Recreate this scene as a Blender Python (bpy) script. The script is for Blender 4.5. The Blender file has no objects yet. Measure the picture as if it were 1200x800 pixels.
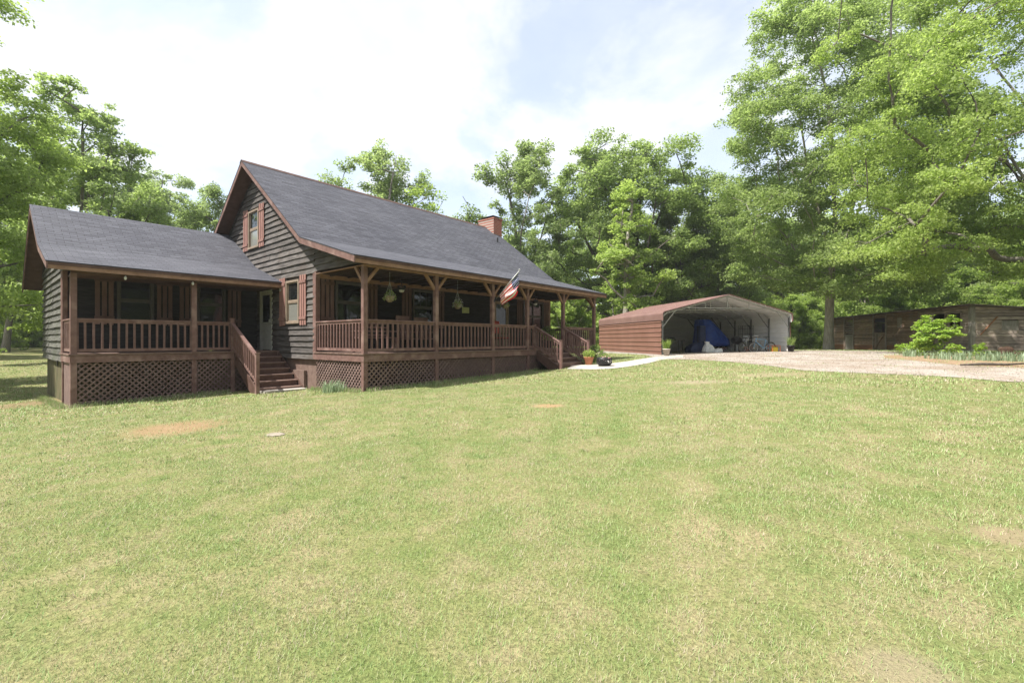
import bpy, math, random
import numpy as np
ADDED_HAZE=.0006
from mathutils import Vector, Matrix
random.seed(7); rng=np.random.default_rng(7)
R=math.radians
scene=bpy.context.scene; COL=scene.collection
CZ=1.6; F=533.0; HY=398.0
def P(px,py,Y):                      # photograph pixel + depth -> world point (used only to read off sizes)
    return ((px-600)/F*Y, Y, CZ+(HY-py)/F*Y)
# ------------------------------------------------------------------ ground height
_cp=[(427,458,12.3),(368,456.5,14.05),(86,477,11.76),(52,461,16.5),(577,441,16.2),(618,437,17.7),(660,431.5,17.2),
     (775,416.5,23.6),(926,412,24.9),(1138,411,28),(978,409,46),(1200,444,10.5),(300,459,14.0),(16,425,27),(1090,415.5,21.5),(690,427,18.6)]
_pts=[P(*c) for c in _cp]
_pts+= [(0,0,.06),(0,-8,-.05),(-9,7,-.06),(5,12,.46),(12,2,.4),(-14,0,-.15),(0,6,.12),(14,-8,.3),(-14,-10,-.2),
        (0,30,.5),(-12,26,.15),(6,34,.66),(-30,10,-.05),(-35,30,.3),(30,0,.7),(35,20,1.0),(40,45,.9),(0,60,.8),(-40,60,.6),(40,70,.8),(-60,0,0),(60,0,.8),(0,-40,0),(2.0,19.5,.55),(4.5,20.5,.66),(14,17,.83),(8,16,.66)]
_A=np.array(_pts,float)
def _U(r2): return np.where(r2>1e-9, r2*np.log(np.maximum(r2,1e-9)),0)
_n=len(_A)
_d2=((_A[:,None,:2]-_A[None,:,:2])**2).sum(-1)
_K=_U(_d2)+np.eye(_n)*4.0
_Pm=np.c_[np.ones(_n),_A[:,:2]]
_S=np.zeros((_n+3,_n+3)); _S[:_n,:_n]=_K; _S[:_n,_n:]=_Pm; _S[_n:,:_n]=_Pm.T
_w=np.linalg.solve(_S,np.r_[_A[:,2],0,0,0])
def gha(x,y):
    x=np.asarray(x,float); y=np.asarray(y,float)
    sh=x.shape; xf=x.ravel(); yf=y.ravel(); out=np.empty(len(xf))
    for i in range(0,len(xf),20000):
        a=xf[i:i+20000]; b=yf[i:i+20000]
        d=(a[:,None]-_A[None,:,0])**2+(b[:,None]-_A[None,:,1])**2
        out[i:i+20000]=_U(d)@_w[:_n]+_w[_n]+_w[_n+1]*a+_w[_n+2]*b
    r=np.hypot(xf,yf-15); k=np.clip((r-45)/25,0,1); k=k*k*(3-2*k)
    out=np.clip(out,-.6,1.3)*(1-k)+.75*k
    return out.reshape(sh)
def gh(x,y): return float(gha(np.array([x]),np.array([y]))[0])
# ------------------------------------------------------------------ helpers
def tag(o,label=None,cat=None,group=None,kind=None):
    if label: o['label']=label
    if cat: o['category']=cat
    if group: o['group']=group
    if kind: o['kind']=kind
    return o
def empty(name,loc,rz=0,label=None,cat=None,group=None):
    o=bpy.data.objects.new(name,None); COL.objects.link(o); o.location=loc; o.rotation_euler=(0,0,rz); o.empty_display_size=.2
    return tag(o,label,cat,group)
class MB:
    def __init__(s): s.v=[]; s.f=[]; s.m=[]; s.uv=None
    def add(s,vs,fs,mi=0):
        n=len(s.v); s.v+= [tuple(p) for p in vs]; s.f+= [tuple(n+i for i in f) for f in fs]; s.m+=[mi]*len(fs)
        return s
    def box(s,x0,x1,y0,y1,z0,z1,mi=0):
        return s.add([(x0,y0,z0),(x1,y0,z0),(x1,y1,z0),(x0,y1,z0),(x0,y0,z1),(x1,y0,z1),(x1,y1,z1),(x0,y1,z1)],
              [(0,3,2,1),(4,5,6,7),(0,1,5,4),(1,2,6,5),(2,3,7,6),(3,0,4,7)],mi)
    def bar(s,p0,p1,w,h,up=(0,0,1),mi=0):
        p0=Vector(p0);p1=Vector(p1);d=(p1-p0).normalized();u=Vector(up)
        a=d.cross(u)
        if a.length<1e-4: a=d.cross(Vector((1,0,0)))
        a.normalize(); b=a.cross(d).normalized(); a=a*w/2;b=b*h/2
        vs=[p0-a-b,p0+a-b,p0+a+b,p0-a+b,p1-a-b,p1+a-b,p1+a+b,p1-a+b]
        return s.add(vs,[(0,3,2,1),(4,5,6,7),(0,1,5,4),(1,2,6,5),(2,3,7,6),(3,0,4,7)],mi)
    def tube(s,pts,rad,n=8,mi=0,cap=True):
        pts=[Vector(p) for p in pts]
        if not hasattr(rad,'__len__'): rad=[rad]*len(pts)
        vs=[];fs=[]
        for i,p in enumerate(pts):
            d=(pts[min(i+1,len(pts)-1)]-pts[max(i-1,0)]).normalized()
            a=d.cross(Vector((0,0,1)))
            if a.length<.05: a=d.cross(Vector((1,0,0)))
            a.normalize(); b=a.cross(d)
            for k in range(n):
                t=2*math.pi*k/n; vs.append(p+(a*math.cos(t)+b*math.sin(t))*rad[i])
        for i in range(len(pts)-1):
            for k in range(n):
                fs.append((i*n+k,i*n+(k+1)%n,(i+1)*n+(k+1)%n,(i+1)*n+k))
        if cap: fs.append(tuple(range(n-1,-1,-1))); fs.append(tuple((len(pts)-1)*n+k for k in range(n)))
        return s.add(vs,fs,mi)
    def lathe(s,prof,c=(0,0,0),n=20,mi=0,sx=1,sy=1):
        vs=[];fs=[]
        for r,z in prof:
            for k in range(n):
                t=2*math.pi*k/n; vs.append((c[0]+r*math.cos(t)*sx,c[1]+r*math.sin(t)*sy,c[2]+z))
        for i in range(len(prof)-1):
            for k in range(n): fs.append((i*n+k,i*n+(k+1)%n,(i+1)*n+(k+1)%n,(i+1)*n+k))
        fs.append(tuple(range(n-1,-1,-1))); fs.append(tuple((len(prof)-1)*n+k for k in range(n)))
        return s.add(vs,fs,mi)
    def torus(s,c,ax,R_,r,n=28,m=6,mi=0):
        ax=Vector(ax).normalized(); a=ax.cross(Vector((0,0,1)))
        if a.length<.05: a=Vector((1,0,0))
        a.normalize(); b=ax.cross(a); vs=[];fs=[]
        for i in range(n):
            t=2*math.pi*i/n; d=a*math.cos(t)+b*math.sin(t)
            for j in range(m):
                q=2*math.pi*j/m; vs.append(Vector(c)+d*(R_+r*math.cos(q))+ax*r*math.sin(q))
        for i in range(n):
            for j in range(m): fs.append((i*m+j,i*m+(j+1)%m,((i+1)%n)*m+(j+1)%m,((i+1)%n)*m+j))
        return s.add(vs,fs,mi)
    def build(s,name,mat,parent=None,smooth=False,bevel=0,loc=None):
        me=bpy.data.meshes.new(name); me.from_pydata(s.v,[],s.f)
        mats=mat if isinstance(mat,(list,tuple)) else [mat]
        for m in mats: me.materials.append(m)
        if len(mats)>1:
            for p,mi in zip(me.polygons,s.m): p.material_index=mi
        if smooth:
            for p in me.polygons: p.use_smooth=True
        me.update()
        o=bpy.data.objects.new(name,me); COL.objects.link(o)
        if parent: o.parent=parent
        if loc: o.location=loc
        if bevel:
            b=o.modifiers.new('b','BEVEL'); b.width=bevel; b.segments=1; b.limit_method='ANGLE'
        return o
def np_mesh(name,verts,nper,mat,parent=None,smooth=False):
    """verts (N*nper,3): N separate polygons of nper corners"""
    me=bpy.data.meshes.new(name); nv=len(verts); nf=nv//nper
    me.vertices.add(nv); me.vertices.foreach_set('co',np.ascontiguousarray(verts,dtype=np.float32).ravel())
    me.loops.add(nv); me.loops.foreach_set('vertex_index',np.arange(nv,dtype=np.int32))
    me.polygons.add(nf); me.polygons.foreach_set('loop_start',np.arange(0,nv,nper,dtype=np.int32))
    me.polygons.foreach_set('loop_total',np.full(nf,nper,dtype=np.int32))
    me.materials.append(mat); me.update(calc_edges=True)
    o=bpy.data.objects.new(name,me); COL.objects.link(o)
    if parent: o.parent=parent
    return o
def copy_tree(o,parent=None):
    c=o.copy(); COL.objects.link(c)
    if parent: c.parent=parent
    for ch in list(o.children): copy_tree(ch,c)
    return c
# ------------------------------------------------------------------ materials
def newmat(name):
    m=bpy.data.materials.new(name); m.use_nodes=True; nt=m.node_tree; bs=nt.nodes['Principled BSDF']; return m,nt,bs
def N(nt,t,**k):
    n=nt.nodes.new(t)
    for a,b in k.items():
        if a.startswith('i_'): n.inputs[a[2:].replace('_',' ')].default_value=b
        else: setattr(n,a,b)
    return n
def ramp(nt,stops,interp='LINEAR'):
    n=nt.nodes.new('ShaderNodeValToRGB'); n.color_ramp.interpolation=interp
    e=n.color_ramp.elements
    while len(e)<len(stops): e.new(.5)
    for el,(p,c) in zip(e,stops): el.position=p; el.color=(*c,1) if len(c)==3 else c
    return n
def mixc(nt,fac,a,b,mode='MIX'):
    n=nt.nodes.new('ShaderNodeMix'); n.data_type='RGBA'; n.blend_type=mode
    for sock,val in ((n.inputs[0],fac),(n.inputs[6],a),(n.inputs[7],b)):
        if isinstance(val,(int,float)): sock.default_value=val
        elif isinstance(val,tuple): sock.default_value=(*val,1) if len(val)==3 else val
        else: nt.links.new(val,sock)
    return n.outputs[2]
def noise(nt,vec,scale,detail=4,rough=.55):
    n=N(nt,'ShaderNodeTexNoise'); n.inputs['Scale'].default_value=scale; n.inputs['Detail'].default_value=detail; n.inputs['Roughness'].default_value=rough
    if vec is not None: nt.links.new(vec,n.inputs['Vector'])
    return n
def objvec(nt,sc=(1,1,1),world=False):
    if world:
        g=N(nt,'ShaderNodeNewGeometry'); src=g.outputs['Position']
    else: src=N(nt,'ShaderNodeTexCoord').outputs['Object']
    mp=N(nt,'ShaderNodeMapping'); mp.inputs['Scale'].default_value=sc; nt.links.new(src,mp.inputs['Vector']); return mp.outputs['Vector']
def mat_noise(name,c1,c2,scale=4,rough=.8,bump=.2,stretch=(1,1,1),island=.0,metal=0,c3=None,s3=1.2,detail=5,bdist=.01,spec=.3):
    m,nt,bs=newmat(name); L=nt.links.new
    v=objvec(nt,stretch); n=noise(nt,v,scale,detail,.6)
    r=ramp(nt,[(.3,c1),(.7,c2)]); L(n.outputs['Fac'],r.inputs['Fac']); col=r.outputs['Color']
    if c3:
        n3=noise(nt,objvec(nt),s3,3); r3=ramp(nt,[(.52,(0,0,0)),(.68,(1,1,1))]); L(n3.outputs['Fac'],r3.inputs['Fac'])
        col=mixc(nt,r3.outputs['Color'],col,c3)
    if island:
        g=N(nt,'ShaderNodeNewGeometry'); mr=N(nt,'ShaderNodeMapRange'); mr.inputs['To Min'].default_value=1-island; mr.inputs['To Max'].default_value=1+island
        L(g.outputs['Random Per Island'],mr.inputs['Value'])
        hs=N(nt,'ShaderNodeHueSaturation'); L(mr.outputs['Result'],hs.inputs['Value']); L(col,hs.inputs['Color']); col=hs.outputs['Color']
    L(col,bs.inputs['Base Color'])
    bs.inputs['Roughness'].default_value=rough; bs.inputs['Metallic'].default_value=metal; bs.inputs['Specular IOR Level'].default_value=spec
    if bump:
        b=N(nt,'ShaderNodeBump'); b.inputs['Strength'].default_value=bump; b.inputs['Distance'].default_value=bdist
        L(n.outputs['Fac'],b.inputs['Height']); L(b.outputs['Normal'],bs.inputs['Normal'])
    return m
def leafmat(name,c_dark,c_mid,c_light,trans=.35,island=.25):
    m,nt,bs=newmat(name); L=nt.links.new
    g=N(nt,'ShaderNodeNewGeometry'); oi=N(nt,'ShaderNodeObjectInfo')
    n=noise(nt,objvec(nt,world=True),.45,3)
    a=N(nt,'ShaderNodeMath',operation='MULTIPLY_ADD'); L(g.outputs['Random Per Island'],a.inputs[0]); a.inputs[1].default_value=.55; L(n.outputs['Fac'],a.inputs[2])
    a2=N(nt,'ShaderNodeMath',operation='MULTIPLY_ADD'); L(oi.outputs['Random'],a2.inputs[0]); a2.inputs[1].default_value=.22; a2.inputs[2].default_value=-.11
    a3=N(nt,'ShaderNodeMath',operation='ADD'); L(a.outputs[0],a3.inputs[0]); L(a2.outputs[0],a3.inputs[1])
    r=ramp(nt,[(.42,c_dark),(.75,c_mid),(1.0,c_light)]); L(a3.outputs[0],r.inputs['Fac'])
    L(r.outputs['Color'],bs.inputs['Base Color']); bs.inputs['Roughness'].default_value=.55; bs.inputs['Specular IOR Level'].default_value=.35
    tr=N(nt,'ShaderNodeBsdfTranslucent'); 
    hs=N(nt,'ShaderNodeHueSaturation'); hs.inputs['Saturation'].default_value=1.1; hs.inputs['Value'].default_value=1.5; L(r.outputs['Color'],hs.inputs['Color']); L(hs.outputs['Color'],tr.inputs['Color'])
    mx=N(nt,'ShaderNodeMixShader'); mx.inputs[0].default_value=trans; L(bs.outputs[0],mx.inputs[1]); L(tr.outputs[0],mx.inputs[2])
    L(mx.outputs[0],nt.nodes['Material Output'].inputs['Surface'])
    return m
def plain(name,c,rough=.6,metal=0,spec=.4): 
    return mat_noise(name,tuple(x*.85 for x in c),tuple(min(1,x*1.12) for x in c),6,rough,.08,metal=metal,spec=spec)
M={}
M['siding_grey']=mat_noise('weathered_grey_siding',(.042,.038,.036),(.155,.139,.131),3.2,.85,.5,(.6,.6,5),.3,c3=(.085,.07,.062),s3=1.3)
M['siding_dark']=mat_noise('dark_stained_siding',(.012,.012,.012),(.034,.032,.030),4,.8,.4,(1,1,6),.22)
M['siding_side']=mat_noise('mossy_grey_siding',(.045,.046,.041),(.155,.15,.134),3.5,.85,.4,(.6,.6,5),.25,c3=(.075,.082,.058),s3=1.5)
M['trim']=mat_noise('red_brown_painted_wood',(.12,.066,.057),(.195,.118,.103),5,.65,.25,(1,1,1),.12,c3=(.24,.16,.14),s3=2.2)
M['trim_tan']=mat_noise('tan_brown_painted_wood',(.20,.115,.075),(.31,.19,.13),5,.7,.25,(1,1,1),.1)
M['trim_dark']=mat_noise('dark_brown_painted_wood',(.07,.038,.03),(.12,.07,.055),5,.7,.25,island=.1)
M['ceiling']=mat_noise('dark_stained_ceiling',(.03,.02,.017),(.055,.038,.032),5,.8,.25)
M['shutter_dull']=mat_noise('brown_shutter_wood',(.095,.055,.045),(.15,.095,.078),6,.75,.3,(1,1,.3),.15)
M['shutter_red']=mat_noise('faded_red_shutter_wood',(.20,.10,.085),(.30,.17,.145),6,.75,.3,(1,1,.3),.15)
M['deck']=mat_noise('worn_brown_deck_wood',(.13,.08,.065),(.22,.15,.125),6,.75,.3,(1,1,1),.15)
M['lattice']=mat_noise('grey_brown_lattice_wood',(.13,.082,.073),(.205,.142,.128),8,.8,.2,(1,1,1),.15)
M['foundation']=mat_noise('brown_painted_block',(.13,.085,.07),(.21,.145,.12),5,.9,.5)
M['foundation_moss']=mat_noise('mossy_stained_block',(.085,.075,.04),(.17,.145,.075),2.2,.9,.5,(1,1,.4),c3=(.07,.08,.03),s3=2)
M['brick']=None
M['white_trim']=plain('off_white_painted_trim',(.42,.42,.38),.6)
M['frame_dark']=plain('dark_window_frame',(.07,.065,.06),.5)
M['frame_tan']=plain('tan_window_frame',(.27,.21,.16),.5)
M['concrete']=mat_noise('pale_concrete',(.36,.335,.30),(.47,.44,.40),3,.9,.3,c3=(.30,.265,.22),s3=1.0)
M['black']=plain('black_painted_metal',(.015,.015,.016),.45)
M['tyre']=plain('black_rubber',(.02,.02,.02),.8)
M['steel']=plain('galvanised_steel',(.42,.43,.42),.45,.6)
M['steel_dark']=plain('grey_steel_tube',(.15,.155,.15),.5,.4)
M['panel_in']=mat_noise('pale_grey_metal_lining',(.66,.67,.66),(.76,.77,.75),1.5,.55,.05,(1,1,.3))
M['metal_brown']=mat_noise('brown_red_metal_panel',(.19,.095,.072),(.24,.125,.098),1.3,.45,.05,(1,1,.5),spec=.4)
M['metal_roof']=mat_noise('brown_red_metal_roofing',(.18,.10,.09),(.24,.145,.13),1.3,.38,.05,spec=.5)
M['tarp']=mat_noise('blue_tarpaulin',(.008,.035,.20),(.016,.07,.34),5,.35,.6,bdist=.05)
M['tarp_dark']=mat_noise('navy_cover',(.010,.018,.05),(.02,.03,.08),5,.6,.6,bdist=.05)
M['white_plastic']=mat_noise('white_plastic',(.55,.56,.56),(.75,.76,.76),8,.4,.6,bdist=.03)
M['yellow']=plain('yellow_plastic',(.65,.48,.04),.4)
M['orange']=plain('orange_plastic',(.6,.16,.05),.5)
M['terracotta']=plain('terracotta',(.45,.19,.10),.8)
M['clay_soil']=mat_noise('potting_soil',(.03,.02,.015),(.06,.04,.03),20,.95,.5)
M['bark']=mat_noise('grey_bark',(.10,.085,.07),(.26,.235,.205),3,.95,1.0,(4,4,.7),bdist=.04,c3=(.13,.13,.09),s3=1.3)
M['bark_pale']=mat_noise('pale_bark',(.20,.175,.15),(.38,.345,.30),3,.95,.8,(4,4,.7),bdist=.03)
M['bark_dark']=mat_noise('dark_bark',(.06,.05,.04),(.14,.12,.10),3,.95,1.0,(4,4,.7),bdist=.04)
M['leaf']=leafmat('fresh_green_leaves',(.14,.19,.06),(.23,.305,.10),(.32,.40,.15),.6)
M['leaf_bright']=leafmat('bright_spring_leaves',(.155,.215,.052),(.25,.335,.085),(.35,.44,.14),.58)
M['leaf_grey']=leafmat('grey_green_leaves',(.145,.195,.075),(.235,.305,.115),(.32,.39,.165),.6)
M['leaf_lime']=leafmat('lime_green_leaves',(.17,.27,.04),(.26,.38,.06),(.36,.49,.10),.45)
M['leaf_iris']=leafmat('blue_green_blades',(.16,.22,.12),(.26,.34,.20),(.38,.46,.32),.3)
M['petals']=plain('white_petals',(.75,.72,.7),.6)
M['petals_pink']=plain('pink_petals',(.7,.35,.38),.6)
M['stone']=mat_noise('pale_stone',(.35,.31,.26),(.52,.47,.41),6,.9,.5)
M['stone_dull']=mat_noise('dull_brown_stone',(.22,.19,.15),(.34,.29,.24),8,.9,.5)
M['stone_red']=mat_noise('reddish_stone',(.26,.14,.10),(.42,.27,.21),5,.9,.6)
M['log']=mat_noise('weathered_brown_plank',(.24,.15,.105),(.45,.31,.23),3,.85,.5,(.8,.8,5),.3,c3=(.28,.23,.19),s3=.8)
M['log_grey']=mat_noise('weathered_grey_brown_log',(.23,.175,.14),(.50,.41,.345),3,.85,.5,(.8,.8,5),.3,c3=(.24,.20,.17),s3=.8)
M['log_clay']=mat_noise('clay_stained_plank',(.30,.13,.06),(.42,.21,.11),3,.9,.4,(.8,.8,4),.2)
M['post_grey']=mat_noise('silver_grey_wood',(.22,.20,.17),(.36,.33,.29),5,.85,.4,(3,3,.6))
M['rust_roof']=mat_noise('old_dark_metal_roofing',(.10,.08,.065),(.22,.19,.165),1.5,.6,.2)
M['red_cushion']=plain('red_cloth',(.5,.09,.07),.8)
M['sign']=plain('pale_yellow_sign',(.45,.50,.22),.6)
M['wicker']=mat_noise('coir_liner',(.16,.13,.09),(.3,.25,.18),20,.9,.6)
M['wire']=plain('thin_wire',(.2,.2,.2),.5)
# glass
m,nt,bs=newmat('window_glass'); bs.inputs['Base Color'].default_value=(.012,.014,.014,1); bs.inputs['Roughness'].default_value=.04; bs.inputs['Specular IOR Level'].default_value=.5; bs.inputs['IOR'].default_value=1.5
n=noise(nt,objvec(nt),1.1,2); b=N(nt,'ShaderNodeBump'); b.inputs['Strength'].default_value=.12; b.inputs['Distance'].default_value=.1; nt.links.new(n.outputs['Fac'],b.inputs['Height']); nt.links.new(b.outputs['Normal'],bs.inputs['Normal']); M['glass']=m
m,nt,bs=newmat('curtained_glass'); bs.inputs['Base Color'].default_value=(.20,.20,.18,1); bs.inputs['Roughness'].default_value=.08; bs.inputs['Specular IOR Level'].default_value=.8; M['glass_light']=m
# brick
m,nt,bs=newmat('red_brick'); br=N(nt,'ShaderNodeTexBrick'); nt.links.new(objvec(nt,(1,1,1)),br.inputs['Vector'])
tc=N(nt,'ShaderNodeTexCoord'); mp=N(nt,'ShaderNodeMapping'); mp.inputs['Rotation'].default_value=(R(90),0,R(0)); nt.links.new(tc.outputs['Object'],mp.inputs['Vector']); nt.links.new(mp.outputs['Vector'],br.inputs['Vector'])
br.inputs['Scale'].default_value=1; br.inputs['Brick Width'].default_value=.22; br.inputs['Row Height'].default_value=.075; br.inputs['Mortar Size'].default_value=.008
br.inputs['Color1'].default_value=(.36,.10,.065,1); br.inputs['Color2'].default_value=(.27,.075,.05,1); br.inputs['Mortar'].default_value=(.35,.28,.24,1); nt.links.new(br.outputs['Color'],bs.inputs['Base Color']); bs.inputs['Roughness'].default_value=.9; M['brick']=m
# shingles (uv: metres along eave, metres up the slope)
m,nt,bs=newmat('charcoal_shingles'); L=nt.links.new
uv=N(nt,'ShaderNodeUVMap'); br=N(nt,'ShaderNodeTexBrick'); L(uv.outputs['UV'],br.inputs['Vector'])
for k_,v_ in (('Scale',1),('Brick Width',.33),('Row Height',.145),('Mortar Size',.006),('Mortar Smooth',.3),('Bias',0)): br.inputs[k_].default_value=v_
br.inputs['Color1'].default_value=(.070,.072,.090,1); br.inputs['Color2'].default_value=(.105,.108,.13,1); br.inputs['Mortar'].default_value=(.035,.035,.042,1)
mp=N(nt,'ShaderNodeMapping'); mp.inputs['Scale'].default_value=(.5,7,1); L(uv.outputs['UV'],mp.inputs['Vector'])
n1=noise(nt,mp.outputs['Vector'],1.5,5,.7); n2=noise(nt,uv.outputs['UV'],.35,4); n3=noise(nt,uv.outputs['UV'],90,2)
r1=ramp(nt,[(.3,(.55,.55,.56)),(.7,(1.2,1.2,1.2))]); L(n1.outputs['Fac'],r1.inputs['Fac'])
r2=ramp(nt,[(.3,(.85,.85,.87)),(.7,(1.15,1.14,1.12))]); L(n2.outputs['Fac'],r2.inputs['Fac'])
r3=ramp(nt,[(.3,(.7,.7,.7)),(.7,(1.25,1.25,1.25))]); L(n3.outputs['Fac'],r3.inputs['Fac'])
c=mixc(nt,1,br.outputs['Color'],r1.outputs['Color'],'MULTIPLY'); c=mixc(nt,1,c,r2.outputs['Color'],'MULTIPLY'); c=mixc(nt,1,c,r3.outputs['Color'],'MULTIPLY')
L(c,bs.inputs['Base Color']); bs.inputs['Roughness'].default_value=.8; bs.inputs['Specular IOR Level'].default_value=.35
b=N(nt,'ShaderNodeBump'); b.inputs['Strength'].default_value=1; b.inputs['Distance'].default_value=.03; L(br.outputs['Fac'],b.inputs['Height']); b.invert=True; L(b.outputs['Normal'],bs.inputs['Normal']); M['shingles']=m
# lawn
PATCH=[(-5.9,8.0,.8,.75,(.36,.21,.14)),(.75,9.3,.34,.22,(.42,.24,.15)),(4.95,12.2,.95,.4,(.34,.28,.20)),(1.75,2.05,.22,.18,(.30,.24,.17)),(3.6,3.3,.25,.2,(.33,.24,.17)),(7.5,13.2,1.2,.5,(.33,.27,.18)),(-14.0,13.6,.9,2.6,(.26,.17,.11))]
m,nt,bs=newmat('lawn_turf'); L=nt.links.new
v=objvec(nt,world=True)
na=noise(nt,v,.35,5,.6); nb=noise(nt,v,2.2,6,.7); nc=noise(nt,v,45,3,.7); nd=noise(nt,v,.9,4,.6)
ra=ramp(nt,[(.3,(.15,.185,.06)),(.5,(.20,.21,.085)),(.72,(.28,.245,.135))]); L(na.outputs['Fac'],ra.inputs['Fac'])
rb=ramp(nt,[(.38,(.11,.165,.045)),(.5,(.20,.205,.085)),(.62,(.30,.24,.15))]); L(nb.outputs['Fac'],rb.inputs['Fac'])
c=mixc(nt,.5,ra.outputs['Color'],rb.outputs['Color'])
rd=ramp(nt,[(.56,(0,0,0)),(.75,(.75,.75,.75))]); L(nd.outputs['Fac'],rd.inputs['Fac']); c=mixc(nt,rd.outputs['Color'],c,(.34,.265,.165))
rc=ramp(nt,[(.3,(.6,.6,.6)),(.7,(1.35,1.35,1.35))]); L(nc.outputs['Fac'],rc.inputs['Fac']); c=mixc(nt,1,c,rc.outputs['Color'],'MULTIPLY')
for (x,y,rx,ry,pc) in PATCH:
    mp=N(nt,'ShaderNodeMapping'); mp.vector_type='POINT'; mp.inputs['Location'].default_value=(-x/rx,-y/ry,0); mp.inputs['Scale'].default_value=(1/rx,1/ry,0)
    g=N(nt,'ShaderNodeNewGeometry'); L(g.outputs['Position'],mp.inputs['Vector'])
    le=N(nt,'ShaderNodeVectorMath',operation='LENGTH'); L(mp.outputs['Vector'],le.inputs[0])
    ad=N(nt,'ShaderNodeMath',operation='MULTIPLY_ADD'); L(nb.outputs['Fac'],ad.inputs[0]); ad.inputs[1].default_value=1.6; L(le.outputs['Value'],ad.inputs[2])
    mr=N(nt,'ShaderNodeMapRange'); mr.inputs['From Min'].default_value=1.35; mr.inputs['From Max'].default_value=2.0; mr.inputs['To Min'].default_value=.6; mr.inputs['To Max'].default_value=0; L(ad.outputs[0],mr.inputs['Value'])
    c=mixc(nt,mr.outputs['Result'],c,pc)
L(c,bs.inputs['Base Color']); bs.inputs['Roughness'].default_value=.95; bs.inputs['Specular IOR Level'].default_value=.1
b=N(nt,'ShaderNodeBump'); b.inputs['Strength'].default_value=.8; b.inputs['Distance'].default_value=.03; L(nc.outputs['Fac'],b.inputs['Height']); L(b.outputs['Normal'],bs.inputs['Normal']); M['lawn']=m
# grass blades
m,nt,bs=newmat('grass_blades'); L=nt.links.new
g=N(nt,'ShaderNodeNewGeometry'); v=objvec(nt,world=True); na=noise(nt,v,.5,4,.6); nb=noise(nt,v,2.4,5,.65)
s1=N(nt,'ShaderNodeMath',operation='MULTIPLY_ADD'); L(na.outputs['Fac'],s1.inputs[0]); s1.inputs[1].default_value=.6; L(g.outputs['Random Per Island'],s1.inputs[2])
s2=N(nt,'ShaderNodeMath',operation='MULTIPLY_ADD'); L(nb.outputs['Fac'],s2.inputs[0]); s2.inputs[1].default_value=1.25; L(s1.outputs[0],s2.inputs[2])
mr=N(nt,'ShaderNodeMapRange'); mr.inputs['From Min'].default_value=.42; mr.inputs['From Max'].default_value=2.28; L(s2.outputs[0],mr.inputs['Value'])
r=ramp(nt,[(.0,(.13,.22,.085)),(.25,(.21,.32,.11)),(.48,(.28,.385,.14)),(.63,(.37,.42,.20)),(.76,(.45,.38,.275)),(1,(.57,.49,.41))]); L(mr.outputs['Result'],r.inputs['Fac'])
L(r.outputs['Color'],bs.inputs['Base Color']); bs.inputs['Roughness'].default_value=.6; bs.inputs['Specular IOR Level'].default_value=.25
tr=N(nt,'ShaderNodeBsdfTranslucent'); L(r.outputs['Color'],tr.inputs['Color']); mx=N(nt,'ShaderNodeMixShader'); mx.inputs[0].default_value=.2; L(bs.outputs[0],mx.inputs[1]); L(tr.outputs[0],mx.inputs[2]); L(mx.outputs[0],nt.nodes['Material Output'].inputs['Surface']); M['blades']=m
# gravel
m,nt,bs=newmat('pale_gravel'); L=nt.links.new; v=objvec(nt,world=True)
vo=N(nt,'ShaderNodeTexVoronoi'); vo.inputs['Scale'].default_value=42; L(v,vo.inputs['Vector'])
hs=ramp(nt,[(0,(.28,.24,.20)),(.5,(.42,.37,.325)),(1,(.60,.55,.50))]); sx=N(nt,'ShaderNodeSeparateColor'); L(vo.outputs['Color'],sx.inputs[0]); L(sx.outputs[0],hs.inputs['Fac'])
n1=noise(nt,v,.8,5); r1=ramp(nt,[(.38,(0,0,0)),(.62,(.85,.85,.85))]); L(n1.outputs['Fac'],r1.inputs['Fac']); c=mixc(nt,r1.outputs['Color'],hs.outputs['Color'],(.31,.24,.185))
L(c,bs.inputs['Base Color']); bs.inputs['Roughness'].default_value=.95; b=N(nt,'ShaderNodeBump'); b.inputs['Strength'].default_value=.9; b.inputs['Distance'].default_value=.03; L(vo.outputs['Distance'],b.inputs['Height']); L(b.outputs['Normal'],bs.inputs['Normal']); M['gravel']=m
M['clay']=mat_noise('red_clay_soil',(.23,.145,.09),(.32,.22,.145),3,.95,.8,c3=(.28,.22,.12),s3=1.2,bdist=.03)

# ------------------------------------------------------------------ ground sheet
ax=np.unique(np.r_[np.linspace(-600,-60,10),np.linspace(-60,-30,16),np.arange(-30,36,.5),np.linspace(36,60,13),np.linspace(60,600,10)])
ay=np.unique(np.r_[np.linspace(-600,-30,10),np.linspace(-30,-6,9),np.arange(-6,52,.5),np.linspace(52,90,16),np.linspace(90,600,10)])
GX,GY=np.meshgrid(ax,ay,indexing='ij')
Z=gha(GX,GY)
nx,ny=GX.shape
vs=np.c_[GX.ravel(),GY.ravel(),Z.ravel()]
I=np.arange(nx*ny).reshape(nx,ny)
q=np.stack([I[:-1,:-1],I[1:,:-1],I[1:,1:],I[:-1,1:]],-1).reshape(-1,4)
me=bpy.data.meshes.new('ground'); me.from_pydata(vs.tolist(),[],q.tolist()); me.materials.append(M['lawn'])
for p in me.polygons: p.use_smooth=True
ground=bpy.data.objects.new('ground',me); COL.objects.link(ground); tag(ground,kind='structure')
def inside(x,y,poly):
    x=np.asarray(x); y=np.asarray(y); c=np.zeros(x.shape,bool); n=len(poly)
    for i in range(n):
        x0,y0=poly[i]; x1,y1=poly[(i+1)%n]
        if y0==y1: continue
        k=((y0>y)!=(y1>y))&(x<(x1-x0)*(y-y0)/(y1-y0)+x0); c^=k
    return c
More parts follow.
